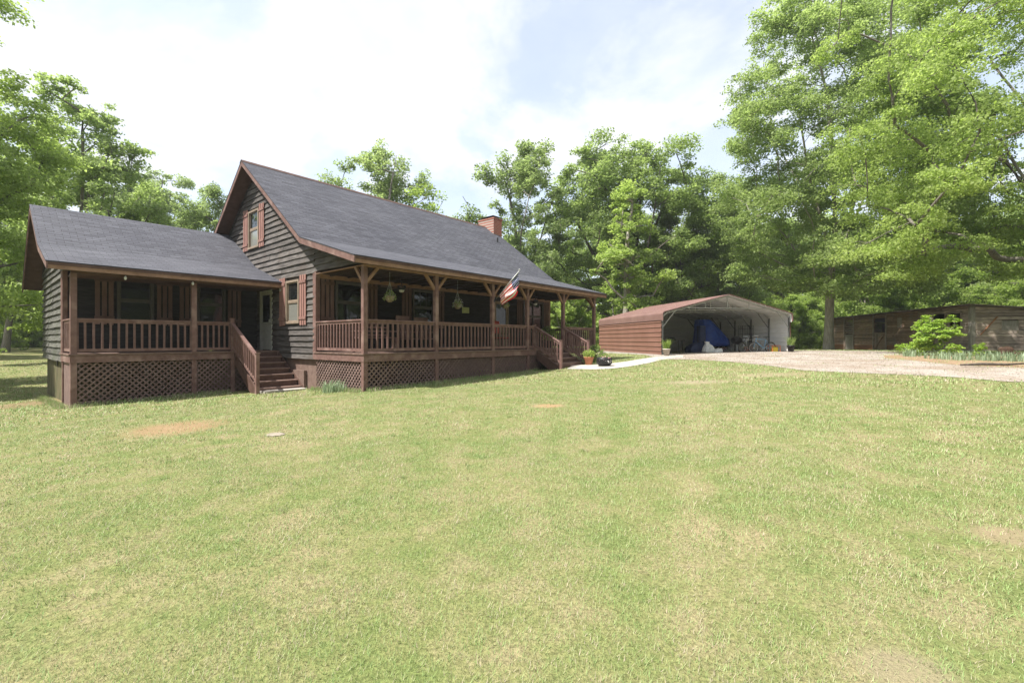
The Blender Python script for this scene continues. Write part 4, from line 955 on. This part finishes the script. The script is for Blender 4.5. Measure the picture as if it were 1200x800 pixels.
# local y positive = left of direction = toward -x ... end wall runs to local -y
ZB,ZT=.5,3.70; BL=18.6; BWD=7.0
def bzt(y): return ZT+.03+ (y/BWD)*.0
def planks_wall(axis,fix,a0,a1,z0,top,openings,mat,exp_,parent,label=None,rough=.02,th=.05,out=1):
    mb=MB(); rr=random.Random(int(fix*10+a0*7+99)); z=z0
    while z<max(top(a0),top(a1)):
        zl,zh=z+.004,z+exp_-rr.uniform(.008,.022); zm=(zl+zh)/2; iv=[(a0,a1)]
        for (o0,o1,q0,q1) in openings:
            if q0<zm<q1:
                nv=[]
                for (s,e) in iv:
                    if o1<=s or o0>=e: nv.append((s,e)); continue
                    if o0>s: nv.append((s,o0))
                    if o1<e: nv.append((o1,e))
                iv=nv
        for (s,e) in iv:
            x=s
            while x<e-.01:
                y=min(e,x+rr.uniform(2.4,3.6)); 
                if e-y<.5: y=e
                o=rr.uniform(-.012,.012); h0=min(zh,top(x)); h1=min(zh,top(y))
                if max(h0,h1)>zl+.02:
                    h0=max(h0,zl+.005); h1=max(h1,zl+.005); j0=rr.uniform(-.012,.012); j1=rr.uniform(-.012,.012)
                    f=lambda a,of,zz:(a,fix+out*(of+o),zz) if axis=='x' else (fix+out*(of+o),a,zz)
                    mb.add([f(x,0,zl+j0),f(y,0,zl+j1),f(y,0,h1),f(x,0,h0),f(x,th,zl+j0),f(y,th,zl+j1),f(y,th,h1),f(x,th,h0)],[(0,1,2,3),(7,6,5,4),(0,4,5,1),(1,5,6,2),(2,6,7,3),(3,7,4,0)])
                x=y+.006
        z+=exp_
    o=mb.build('wall',mat,parent)
    if label: o['label']=label
    return o
OP=[(14.6,16.2,.3,3.38),(9.3,11.0,.3,3.36),(2.24,3.43,2.4,3.34),(.79,1.87,2.4,3.30),(7.1,7.7,2.55,3.3)]
tb=lambda a:ZT
planks_wall('x',0,4.95,BL,1.15,tb,OP,M['log'],.16,barn,'brown plank front of the long barn')
planks_wall('x',0,4.95,BL,ZB-.1,lambda a:1.14,OP,M['log_clay'],.16,barn,'orange clay stained lower planks')
planks_wall('x',.01,.06,4.95,ZB,tb,OP,M['log_grey'],.17,barn,'greyer planks around the two near windows')
topend=lambda y:ZT-.02+y*.085
planks_wall('y',0,-BWD,-.08,ZB,topend,[(-2.3,-1.45,2.1,2.75)],M['log_grey'],.21,barn,'grey log end wall of the barn',th=.09,out=-1)
planks_wall('x',-BWD,.1,BL,ZB,lambda a:3.0,(),M['log'],.2,barn); planks_wall('y',BL,-BWD,0,ZB,topend,(),M['log'],.2,barn)
q=MB()
q.box(-.12,.08,-.10,.14,ZB-.2,3.72); q.build('corner_post',M['post_grey'],barn)
for s in (4.95,9.2,11.1,14.5,16.3): MB().box(s-.07,s+.07,.055,.11,ZB,3.68).build('post',M['log_grey'],barn)
# openings frames, half doors
def opening_frame(s0,s1,z0,z1,n='window'):
    q=MB(); q.box(s0-.06,s0+.02,.06,.12,z0-.05,z1+.05); q.box(s1-.02,s1+.06,.06,.12,z0-.05,z1+.05); q.box(s0+.02,s1-.02,.06,.12,z1,z1+.06); q.box(s0+.02,s1-.02,.06,.12,z0-.06,z0); return q.build(n,M['log_grey'],barn)
opening_frame(.79,1.87,2.4,3.3); opening_frame(2.24,3.43,2.4,3.34)
q=MB(); q.box(7.1,7.7,.03,.06,2.55,3.3); q.build('window_shutter',M['log_grey'],barn)
def halfdoor(s0,s1,z0,z1,mat,brace):
    q=MB(); n=6
    for i in range(n): w=(s1-s0)/n; q.box(s0+w*i+.006,s0+w*(i+1)-.006,.03,.06,z0,z1)
    d=q.build('half_door',mat,barn)
    q=MB(); q.box(s0,s1,.0605,.09,z1-.12,z1); q.box(s0,s1,.0605,.09,z0+.05,z0+.17)
    if brace: q.bar((s0+.1,.078,z1-.15),(s1-.1,.078,z0+.2),.03,.1,(0,1,0))
    q.build('brace',mat,d)
halfdoor(14.65,16.15,.55,2.08,M['post_grey'],False); halfdoor(9.35,10.95,.6,2.2,M['log'],True)
q=MB(); [q.box(14.65,16.15,.0,.04,2.2+.2*i,2.28+.2*i) for i in range(6)]; q.build('bars',M['log_grey'],barn)
MB().box(-.05,-.015,-2.3,-1.45,2.1,2.75).build('window_cover',M['leaf_iris'] if 0 else M['post_grey'],barn)
MB().bar((-.12,-.35,1.9),(-.12,-1.2,3.0),.03,.1,(1,0,0)).build('nailed_plank',M['log_clay'],barn)
# barn roof: slopes down to the right rear
q=MB(); a=[(-.5,.45,3.80),(BL+.5,.45,3.80),(BL+.5,-BWD-.4,3.80-.085*(BWD+.85)),(-.5,-BWD-.4,3.80-.085*(BWD+.85))]
q.add(a+[(x,y,z-.07) for x,y,z in a],[(3,2,1,0),(4,5,6,7),(0,1,5,4),(1,2,6,5),(2,3,7,6),(3,0,4,7)]); q.build('roof',M['rust_roof'],barn)
q=MB(); q.box(-.48,BL+.48,.41,.455,3.64,3.728); q.build('fascia',M['trim_dark'],barn)
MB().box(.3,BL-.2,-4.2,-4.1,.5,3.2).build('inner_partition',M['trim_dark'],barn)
# ------------------------------------------------------------------ TREES
def curve(p,d,L_,n,g,wig,up):
    pts=[p.copy()]; d=d/np.linalg.norm(d); st=L_/n
    for i in range(n):
        d=d+g.normal(0,wig,3)+np.array([0,0,up]); d/=np.linalg.norm(d); p=p+d*st; pts.append(p.copy())
    return np.array(pts),d
def tubes_np(curves,sides_default=6):
    V=[];Q=[];off=0
    for pts,r0,r1,ns in curves:
        n=len(pts); tg=np.gradient(pts,axis=0); tg/=np.linalg.norm(tg,axis=1)[:,None]+1e-9
        ref=np.where(np.abs(tg[:,2:3])>.9,np.array([[1.,0,0]]),np.array([[0,0,1.]])); a=np.cross(tg,ref); a/=np.linalg.norm(a,axis=1)[:,None]+1e-9; b=np.cross(tg,a)
        r=np.linspace(r0,r1,n) if not hasattr(r0,'__len__') else np.array(r0)
        t=np.arange(ns)*2*np.pi/ns
        ring=pts[:,None,:]+(a[:,None,:]*np.cos(t)[None,:,None]+b[:,None,:]*np.sin(t)[None,:,None])*r[:,None,None]
        V.append(ring.reshape(-1,3)); I=np.arange(n*ns).reshape(n,ns)+off
        J=np.roll(I,-1,axis=1); Q.append(np.stack([I[:-1],J[:-1],J[1:],I[1:]],-1).reshape(-1,4)); off+=n*ns
    return np.concatenate(V),np.concatenate(Q)
def prof_round(h): return max(.0,1-abs((h-.42)/.60)**2.3)**.5
def prof_tall(h): return max(.0,1-abs((h-.36)/.66)**2.0)**.6
def prof_wide(h): return max(.0,1-abs((h-.30)/.72)**2.6)**.5
def prof_low(h): return max(.0,1-abs((h-.18)/.85)**2.2)**.5
def make_tree(name,seed,Ht,cb,rad,leafm,barkm,nleaf=40000,lsize=.22,tr=.28,prof=prof_round,nclump=70,rc=1.35,flat_=.5,asp=.7,leaders=4,fork=.30,asym=.25,droop=.1,pads=9,sparse=0.,lean=.0):
    g=np.random.default_rng(seed); e=empty(name,(0,0,0))
    # lobed envelope
    la=g.uniform(0,6.283,5); lw=g.uniform(.4,1,5)
    def env(h,a): 
        k=1+asym*sum(w*math.cos((i+1)*(a-p)) for i,(p,w) in enumerate(zip(la,lw)))*.45
        return rad*prof(h)*k
    cl=[]; tries=0; md=rc*.95
    while len(cl)<nclump and tries<nclump*80:
        tries+=1; h=g.uniform(.0,1.0); a=g.uniform(0,6.283); R_=env(h,a); u=g.random()**.42
        if g.random()>max(.15,prof(h)): continue
        r=max(0,R_-rc*.55)*u; p=np.array([r*math.cos(a)+lean*h*Ht*.2,r*math.sin(a),cb+h*(Ht-cb)-rc*.3])
        m_=md*(.55+.45*(tries<nclump*30))
        if all(np.sum(((p-q)*np.array([1,1,1.5]))**2)>m_*m_ for q,_,_ in cl): cl.append((p,rc*g.uniform(.65,1.25),u))
    # skeleton
    fz=max(.8,Ht*fork); nodes=[];par=[]
    tp,_=curve(np.array([0,0,-.35]),np.array([0,0,1.]),fz+.35,6,g,.03,.03)
    for i,p in enumerate(tp): nodes.append(p); par.append(i-1)
    base=len(nodes)-1; ga=g.uniform(0,6.28)
    for l in range(leaders):
        a=ga+l*6.283/max(1,leaders)+g.normal(0,.3); tilt=(.0 if (l==0) else g.uniform(.28,.55)); hgt=(Ht-fz)*(g.uniform(.8,.9) if l==0 else g.uniform(.5,.75))
        st=max(1,base-(0 if l==0 else g.integers(0,3))); L_=hgt/math.cos(tilt); L_=min(L_, 3*rad)
        q,_=curve(nodes[st],np.array([math.cos(a)*math.sin(tilt),math.sin(a)*math.sin(tilt),math.cos(tilt)]),L_,8,g,.06,.03); pi=st
        for p in q[1:]: nodes.append(p); par.append(pi); pi=len(nodes)-1
    order=sorted(range(len(cl)),key=lambda i:cl[i][2]+.02*cl[i][0][2]); endn=[]
    for i in order:
        p=cl[i][0]; A=np.array(nodes); d=p-A; hd=np.hypot(d[:,0],d[:,1]); dist=np.sqrt((d**2).sum(1)); sc=dist+np.maximum(0,-(d[:,2]-.25*hd))*1.3+(A[:,2]<cb*.55)*6
        k=int(np.argmin(sc)); s0=nodes[k]; n=max(2,int(dist[k]/.8)); pi=k; dv=p-s0; 
        for j in range(1,n+1):
            t=j/n; bend=math.sin(math.pi*t)*.10*np.linalg.norm(dv); q=s0+dv*t+np.array([0,0,bend*.5])+g.normal(0,.05,3)*np.linalg.norm(dv)*.5*(t<1)
            nodes.append(q); par.append(pi); pi=len(nodes)-1
        endn.append(pi)
    Nn=len(nodes); wgt=np.zeros(Nn)
    for k in endn: wgt[k]+=1
    for k in range(Nn-1,0,-1): wgt[par[k]]+=wgt[k]
    A=np.array(nodes); rr=tr*(np.maximum(wgt,.6)/len(cl))**.48; rr=np.maximum(rr,.018)
    kids=[[] for _ in range(Nn)]
    for k in range(1,Nn): kids[par[k]].append(k)
    C=[]; stack=[(0,None)]
    while stack:
        k,frm=stack.pop(); ch=[k] if frm is None else [frm,k]; 
        while kids[k]:
            ks=sorted(kids[k],key=lambda q:-wgt[q]); 
            for q in ks[1:]: stack.append((q,k))
            k=ks[0]; ch.append(k)
        pts=A[ch]; r=rr[ch].copy(); 
        if frm is not None: r[0]=r[1]
        else: r[0]*=1.5; r[1]*=1.12
        if len(pts)>1: C.append((pts,r,None,10 if r[0]>.15 else 5))
    # pads (sprays) inside every clump, twigs towards them
    pc=[];pr=[];pw=[];pn=[]
    ctr=np.array([lean*Ht*.1,0,cb+(Ht-cb)*.35])
    for (p,r,u),k in zip([cl[i] for i in order],endn):
        for j in range(pads):
            o=g.normal(0,1,3); o/=np.linalg.norm(o); o*=r*g.random()**.4*.85; o[2]*=.75; q=p+o; pc.append(q); pr.append(r*g.uniform(.32,.55)); pw.append((pr[-1]**2)*g.uniform(.5,1.2))
            dn=q-ctr; dn/=np.linalg.norm(dn)+1e-6; pn.append(dn)
            if j<4: C.append((np.array([A[k],(A[k]+q)/2+np.array([0,0,.06]),q]),.012,.005,3))
    cc=[(c[0],c[1],0 if c[2] is None else c[2],c[3]) for c in C]
    V,Q=tubes_np(cc)
    me=bpy.data.meshes.new('trunk'); me.from_pydata(V.tolist(),[],Q.tolist()); me.materials.append(barkm)
    for p in me.polygons: p.use_smooth=True
    o=bpy.data.objects.new('trunk',me); COL.objects.link(o); o.parent=e
    pc=np.array(pc);pr=np.array(pr);pw=np.array(pw);pn=np.array(pn)
    if sparse: keep=g.random(len(pc))>sparse; pc,pr,pw,pn=pc[keep],pr[keep],pw[keep],pn[keep]
    idx=g.choice(len(pc),nleaf,p=pw/pw.sum()); off=g.normal(0,1,(nleaf,3)); off/=np.linalg.norm(off,axis=1)[:,None]; off*=(g.random((nleaf,1))**.42)*pr[idx][:,None]*g.uniform(.8,1.25,(nleaf,1))
    rr_=np.hypot(off[:,0],off[:,1]); off[:,2]*=flat_; out=pn[idx]; 
    off[:,2]-=droop*rr_*1.2
    pos=pc[idx]+off
    nr=g.normal(0,.62,(nleaf,3))+out*.55; nr[:,2]+=.55; nr/=np.linalg.norm(nr,axis=1)[:,None]
    a=g.normal(0,1,(nleaf,3)); a-=nr*(a*nr).sum(1)[:,None]; a/=np.linalg.norm(a,axis=1)[:,None]; b=np.cross(nr,a); s_=(lsize*g.uniform(.55,1.25,nleaf))[:,None]; a=a*s_*.5; b=b*s_*.5*asp; kk=nr*s_*.1
    np_mesh('crown',np.stack([pos-a,pos+b+kk,pos+a,pos-b+kk],1).reshape(-1,3),4,leafm,e)
    return e
protos={}
protos['round']=make_tree('tree',11,15,2.6,5.4,M['leaf'],M['bark'],70000,.19,.27,prof_round,75,1.35)
protos['open']=make_tree('tree',12,17,3.2,4.3,M['leaf_grey'],M['bark'],42000,.20,.22,prof_tall,74,1.15,flat_=.7,sparse=.12,asym=.45,fork=.3,leaders=5)
protos['bright']=make_tree('tree',13,12,1.4,4.4,M['leaf_bright'],M['bark'],38000,.19,.18,prof_tall,60,1.25)
protos['wide']=make_tree('tree',14,18,2.8,7.6,M['leaf'],M['bark_dark'],120000,.21,.38,prof_round,130,1.6,fork=.18,leaders=6)
protos['tall']=make_tree('tree',15,20,4.5,5.2,M['leaf_grey'],M['bark'],60000,.22,.28,prof_round,90,1.35,fork=.4)
protos['under']=make_tree('tree',16,6.5,.2,3.6,M['leaf_bright'],M['bark'],30000,.19,.09,prof_low,50,1.0,fork=.12,leaders=5)
protos['pale']=make_tree('tree',17,13,1.6,3.0,M['leaf_bright'],M['bark_pale'],17000,.19,.27,prof_tall,38,1.05,leaders=1,fork=.5,sparse=.3,flat_=.4,asym=.5)
used=set()
def tree(kind,X,Y,label,sc=1,rz=0,group=None,sz=1,name='tree',cat='tree'):
    p=protos[kind]
    if kind in used: o=copy_tree(p)
    else: o=p; used.add(kind)
    o.location=(X,Y,gh(X,Y)-.05); o.rotation_euler=(0,0,rz); o.scale=(sc,sc,sc*sz); tag(o,label,cat,group); return o
# named trees

tree('round',-26.5,28,'spreading tree behind the left end of the side wing roof',1.0,2.0,None,1.14)
tree('open',-23.5,36,'thin-leaved tree seen between the left tree and the house gable',.80,3.5)
tree('bright',-19.5,35,'low bright green tree peeking over the wing roof beside the gable',.85,.5)
tree('open',-11.3,39,'feathery tree standing up behind the main roof ridge',1.08,.7)
tree('bright',-8.2,40,'bright green tree behind the right slope of the main roof',1.22,2.2)
tree('open',1.0,40,'slender open-crowned tree just right of the chimney',1.10,4.1)
tree('wide',11.0,44,'broad dense tree behind the left half of the carport',1.12,1.2)
tree('pale',8.9,36,'bright-leaved tree with a pale straight trunk left of the carport',1.05,.2)
tree('round',16.5,44,'rounded tree behind the carport roof peak',1.02,4.4)
# big tree in front of the barn's left end
protos['big']=make_tree('tree',31,29,4.6,8.7,M['leaf'],M['bark_pale'],240000,.18,.29,prof_round,210,1.6,fork=.3,flat_=.42,leaders=5,droop=.25,pads=12)
tree('big',24.0,34.5,'huge tree with a thick grey trunk at the left end of the barn',1.0,.4)
protos['near']=make_tree('tree',32,24,4.8,11.6,M['leaf_bright'],M['bark'],420000,.145,.42,prof_wide,300,1.45,fork=.2,flat_=.32,leaders=6,droop=.3,pads=14,asp=.6)
tree('near',30.0,23.5,'large spreading tree hanging into the photo from the right edge',1.0,2.9,None,1.08)
tree('tall',21.5,47,'tall dark-trunked tree just left of the huge grey-trunked tree',.9,2.0)
# lime shrub
protos['shrub']=make_tree('shrub',41,1.9,.1,1.2,M['leaf_lime'],M['bark'],10500,.09,.03,prof_low,40,.30,asym=.6,fork=.1,leaders=6,flat_=.35,droop=.1)
x,y=gp(1092,417,20.5); tree('shrub',x,y,'lime green spreading shrub in front of the barn',.98,.5,None,1,'shrub','shrub')
protos['small']=make_tree('shrub',42,1.0,.05,.7,M['leaf'],M['bark'],4000,.07,.02,prof_low,30,.22,fork=.1,leaders=4)
tree('small',*gp(697,424,20)[:2],'small green bush under the right end of the porch',.8,1)
protos['left']=make_tree('tree',52,17.5,2.4,5.6,M['leaf_bright'],M['bark'],150000,.14,.27,prof_round,105,1.3,fork=.25,leaders=5,flat_=.45,droop=.15)
tree('left',-22.8,16.5,'large tree rising past the top left corner of the photo',1.0,1.0)
tree('under',4.4,35.5,'bright green bush seen under the far right end of the porch roof',.8,1.0)
# background woods: individual trees grouped by place
def woods(spec,label,group,kinds,seed):
    rr=random.Random(seed)
    for (px,Y) in spec:
        k=rr.choice(kinds); Y2=Y+rr.uniform(-2,2); X=(px+rr.uniform(-10,10)-600)/F*Y2
        tree(k,X,Y2,label,rr.uniform(.85,1.15),rr.uniform(0,6.28),group,rr.uniform(.9,1.1))
woods([(-90,30),(0,40),(-30,48),(70,54),(130,56),(190,58),(40,60)],'woodland tree left of the house','trees in the woods left of the house',['round','tall','bright'],1)
woods([(-30,44),(20,52),(110,42),(150,46),(200,48),(-80,34),(40,54)],'low bright understory tree left of the house','understory trees left of the house',['under'],2)
woods([(250,58),(320,60),(390,62),(520,62),(590,64)],'distant tree hidden mostly behind the house','trees behind the house',['bright','round'],3)
woods([(640,62),(710,64),(780,66),(850,62),(905,58)],'woodland tree behind the carport','trees in the woods behind the carport',['round','tall','wide'],4)
woods([(655,64),(700,56),(790,54),(880,50),(930,52),(765,60)],'low bright understory tree behind the carport','understory trees behind the carport',['under','bright'],5)
woods([(950,58),(990,62),(1030,58),(1070,62),(1110,58),(1150,60),(1200,56),(1240,50),(1000,70),(1090,70),(1170,70)],'woodland tree behind the barn','trees in the woods behind the barn',['round','tall','wide'],6)
woods([(925,52),(960,54),(1010,52),(1050,50),(1090,50),(1140,48),(1185,46),(1220,44),(1250,40)],'low bright understory tree behind the barn','understory trees behind the barn',['under','bright'],7)
rr=random.Random(12)
for i in range(19):
    a=R(68+i*10.5); r_=rr.uniform(27,36); tree(rr.choice(['round','tall','wide']),r_*math.sin(a),r_*math.cos(a),'woodland tree across the lawn, seen only as a reflection in the porch windows',rr.uniform(.8,1.0),rr.uniform(0,6),'trees across the lawn behind the camera')
# far wood mass: low hedge-like backdrop of leaves, one object
g=np.random.default_rng(77); n=130000
ang=g.uniform(R(-58),R(58),n); rad_=g.uniform(74,92,n); hx=rad_*np.sin(ang); hy=rad_*np.cos(ang)
top=8+3*np.sin(ang*23)+2*np.sin(ang*51+1)+1.5*np.sin(ang*97); hz=.8+g.random(n)**.8*top
np_far=np_mesh('woodland',leafquads(np.c_[hx,hy,hz],.6,g,.4,.8),4,M['leaf_bright']); tag(np_far,kind='stuff'); np_far['label']='far wood closing off the view behind the trees'; np_far['category']='woodland'
# wire fence behind the house on the right
fn=empty('wire_fence',(1.4,31.5,gh(3,31.5)),0,'thin wire fence with posts across the field behind the porch end','fence')
for i in range(4): MB().tube([(i*1.4,0,-.2),(i*1.4,0,1.3)],.035,6).build('post',M['steel_dark'],fn)
q=MB(); [q.tube([(0,0,.2+.22*k),(4.2,0,.2+.22*k)],.008,4) for k in range(6)]; [q.tube([(.25*k,0,.2),(.25*k,0,1.3)],.005,3) for k in range(17)]; q.build('wire_mesh',M['steel_dark'],fn)
# ------------------------------------------------------------------ GRASS
def house_poly():
    return [H(-5.3,5.2)[:2],H(-1.6,5.2)[:2],H(-1.6,3.1)[:2],H(-.05,3.1)[:2],H(-.1,-.1)[:2],H(7.5,-.1)[:2],H(7.5,-1.4)[:2],H(9.6,-1.4)[:2],H(9.6,-.1)[:2],H(12.5,-.1)[:2],H(12.5,12)[:2],H(-5.3,13)[:2]]
HP=house_poly(); cpoly=[CP(-.3,-.6)[:2],CP(CW+.3,-.6)[:2],CP(CW+.3,CD+.3)[:2],CP(-.3,CD+.3)[:2]]
g=np.random.default_rng(5); parts=[]
for (r0,r1,dens,w,h,nb) in ((1.2,3.5,9000,.0034,.026,1),(3.5,7,4000,.0052,.030,1),(7,13,1400,.009,.034,1),(13,24,300,.02,.055,1),(24,42,70,.035,.065,1)):
    A_=R(116)/2*(r1*r1-r0*r0); n=int(dens*A_); r=np.sqrt(g.uniform(r0*r0,r1*r1,n)); a=g.uniform(-R(58),R(58),n); x=r*np.sin(a); y=r*np.cos(a)
    jx=x+g.normal(0,.22,n); jy=y+g.normal(0,.22,n); tuft=(np.sin(x*1.7+y*.9)+np.sin(y*2.9-x*.7)+np.sin(x*4.3))>1.1
    ok=~(inside(x,y,HP)|inside(x,y,cpoly)|inside(x,y,path_poly))&~(inside(jx,jy,drive_poly)&~(tuft&(g.random(n)<.22)))&~(inside(jx,jy,bed_poly)&(g.random(n)<.6))
    for (cx,cy,rx,ry,_) in PATCH:
        d=((x-cx)/rx)**2+((y-cy)/ry)**2; ok&=~((d<1.0)&(g.random(n)<.75*(1-.4*d)))
    # clumpy density
    f=np.sin(x*3.1+1.3*np.sin(y*2.3))+np.sin(y*3.7+1.7*np.sin(x*1.9)); ok&=g.random(n)<np.clip(.72+.2*f,.3,1)
    x=x[ok];y=y[ok];n=len(x); z=gha(x,y); d=g.uniform(0,6.283,n); hh=h*g.uniform(.35,1.15,n); ln=hh*g.uniform(.2,1.5,n); ww=w*g.uniform(.6,1.3,n)
    px_=np.cos(d+1.57)*ww/2; py_=np.sin(d+1.57)*ww/2; dx=np.cos(d)*ln; dy=np.sin(d)*ln
    parts.append(np.stack([np.c_[x-px_,y-py_,z-.004],np.c_[x+px_,y+py_,z-.004],np.c_[x+dx,y+dy,z+hh]],1).reshape(-1,3))
def blades(x,y,h,w,lean=1.):
    n=len(x); z=gha(x,y); d=g.uniform(0,6.283,n); hh=h*g.uniform(.4,1.15,n); ln=hh*g.uniform(.1,1.1,n)*lean; ww=w*g.uniform(.6,1.3,n)
    px_=np.cos(d+1.57)*ww/2; py_=np.sin(d+1.57)*ww/2; dx=np.cos(d)*ln; dy=np.sin(d)*ln
    parts.append(np.stack([np.c_[x-px_,y-py_,z-.004],np.c_[x+px_,y+py_,z-.004],np.c_[x+dx,y+dy,z+hh]],1).reshape(-1,3))
# tufts
for (r0,r1,k,nb,h,w) in ((1.3,5,110,40,.040,.004),(5,12,200,30,.048,.008)):
    r=np.sqrt(g.uniform(r0*r0,r1*r1,k)); a=g.uniform(-R(58),R(58),k); cx=np.repeat(r*np.sin(a),nb)+g.normal(0,.035,k*nb); cy=np.repeat(r*np.cos(a),nb)+g.normal(0,.035,k*nb)
    ok=~(inside(cx,cy,HP)); blades(cx[ok],cy[ok],h,w)
# unmown strip along the skirting
for (A0,A1) in ((H(-5.3,5.15),H(-1.6,5.15)),(H(-.05,-.12),H(7.5,-.12)),(H(-.12,-.1),H(-.12,2.7)),(H(-5.3,5.1),H(-5.3,12.7))):
    L_=math.hypot(A1[0]-A0[0],A1[1]-A0[1]); n=int(L_*420); t=g.random(n); o=-abs(g.normal(0,.09,n)); dx_,dy_=(A1[0]-A0[0])/L_,(A1[1]-A0[1])/L_
    sgn=1 if abs(dx_*UX+dy_*UY)>.5 else -1
    x=A0[0]+dx_*L_*t+sgn*(-dy_)*o; y=A0[1]+dy_*L_*t+sgn*dx_*o; blades(x,y,.13,.012,.6)
go=np_mesh('lawn_grass',np.concatenate(parts),3,M['blades']); tag(go,'short mown green and straw coloured grass covering the lawn','grass',kind='stuff')
# gravel stones scattered on the drive
n=9000; dp=np.array(drive_poly); x=g.uniform(6,26,n*3); y=g.uniform(8,30,n*3); ok=inside(x,y,drive_poly)&~inside(x,y,cpoly); x=x[ok][:n];y=y[ok][:n]; z=gha(x,y)+.014; p=np.c_[x,y,z]; s=g.uniform(.01,.028,len(p))[:,None]
a_=g.normal(0,1,(len(p),3)); 
tri=[]
top_=p+np.c_[g.normal(0,.3,(len(p),2))*s,s*.8]
b0=p+np.c_[s,0*s,-s*.5]; b1=p+np.c_[-s*.5,s*.9,-s*.5]; b2=p+np.c_[-s*.5,-s*.9,-s*.5]
tri=np.stack([b0,b1,top_,b1,b2,top_,b2,b0,top_],1).reshape(-1,3)
tag(np_mesh('loose_gravel',tri,3,M['gravel']),'loose pale stones on the driveway','gravel',kind='stuff')
m=bpy.data.materials.new('shade_lift_haze'); m.use_nodes=True; nt=m.node_tree; nt.nodes.remove(nt.nodes['Principled BSDF']); pv=nt.nodes.new('ShaderNodeVolumePrincipled'); pv.inputs['Color'].default_value=(.93,.96,1,1); pv.inputs['Density'].default_value=ADDED_HAZE; pv.inputs['Anisotropy'].default_value=.2; nt.links.new(pv.outputs[0],nt.nodes['Material Output'].inputs['Volume'])  # thin volume added to lift dark shade among the distant trees
tag(MB().box(-660,660,-660,660,-3,45).build('added_haze',m),kind='stuff')
# ------------------------------------------------------------------ WORLD, SUN, CAMERA
SE=R(58); sdir=Vector((-.9,-.43,0)).normalized()*math.cos(SE)+Vector((0,0,math.sin(SE)))
w=bpy.data.worlds.new('World'); scene.world=w; w.use_nodes=True; nt=w.node_tree; L=nt.links.new
bg=nt.nodes['Background']; sky=N(nt,'ShaderNodeTexSky'); sky.sky_type='NISHITA'; sky.sun_disc=False; sky.sun_elevation=SE; sky.sun_rotation=math.atan2(sdir.x,sdir.y); sky.dust_density=1.5; sky.air_density=1.0
tc=N(nt,'ShaderNodeTexCoord'); sp=N(nt,'ShaderNodeSeparateXYZ'); L(tc.outputs['Generated'],sp.inputs[0])
zz=N(nt,'ShaderNodeMath',operation='ADD'); zz.inputs[1].default_value=.28; L(sp.outputs['Z'],zz.inputs[0]); zm=N(nt,'ShaderNodeMath',operation='MAXIMUM'); zm.inputs[1].default_value=.05; L(zz.outputs[0],zm.inputs[0])
dx=N(nt,'ShaderNodeMath',operation='DIVIDE'); L(sp.outputs['X'],dx.inputs[0]); L(zm.outputs[0],dx.inputs[1]); dy=N(nt,'ShaderNodeMath',operation='DIVIDE'); L(sp.outputs['Y'],dy.inputs[0]); L(zm.outputs[0],dy.inputs[1])
cv=N(nt,'ShaderNodeCombineXYZ'); L(dx.outputs[0],cv.inputs[0]); L(dy.outputs[0],cv.inputs[1]); cv.inputs[2].default_value=SKYSEED if 'SKYSEED' in globals() else 3.0
n1=noise(nt,cv.outputs[0],1.15,7,.6); n1.inputs['Distortion'].default_value=.35
r=ramp(nt,[(.36,(0,0,0)),(.56,(1,1,1))]); L(n1.outputs['Fac'],r.inputs['Fac'])
n2=noise(nt,cv.outputs[0],2.6,6,.6); r2=ramp(nt,[(.3,(3.15,3.28,3.5)),(.65,(4.05,4.05,4.05))]); L(n2.outputs['Fac'],r2.inputs['Fac'])
mr=N(nt,'ShaderNodeMath',operation='MULTIPLY'); L(r.outputs['Color'],mr.inputs[0]); mr.inputs[1].default_value=.94
thin=N(nt,'ShaderNodeMath',operation='MAXIMUM'); L(mr.outputs[0],thin.inputs[0]); thin.inputs[1].default_value=.5
col=mixc(nt,thin.outputs[0],sky.outputs['Color'],r2.outputs['Color']); L(col,bg.inputs['Color']); bg.inputs['Strength'].default_value=.12
sun=bpy.data.lights.new('sun','SUN'); sun.energy=3.5; sun.angle=R(.6); sun.color=(1,.955,.88); so=bpy.data.objects.new('sun',sun); COL.objects.link(so); so.rotation_euler=(-sdir).to_track_quat('-Z','Y').to_euler(); so.location=(-20,0,30)
cam=bpy.data.cameras.new('camera'); co=bpy.data.objects.new('camera',cam); COL.objects.link(co); co.location=(0,0,CZ); co.rotation_euler=(R(90),0,0); cam.sensor_width=36; cam.lens=16.0; cam.shift_y=-2/1200; cam.clip_end=2000; cam.clip_start=.05; scene.camera=co
vs_=scene.view_settings; vs_.view_transform='Standard'; vs_.look='None'; vs_.gamma=1; vs_.exposure=1.38
scene.render.engine='CYCLES'; scene.cycles.max_bounces=10; scene.cycles.diffuse_bounces=5; scene.cycles.transmission_bounces=8
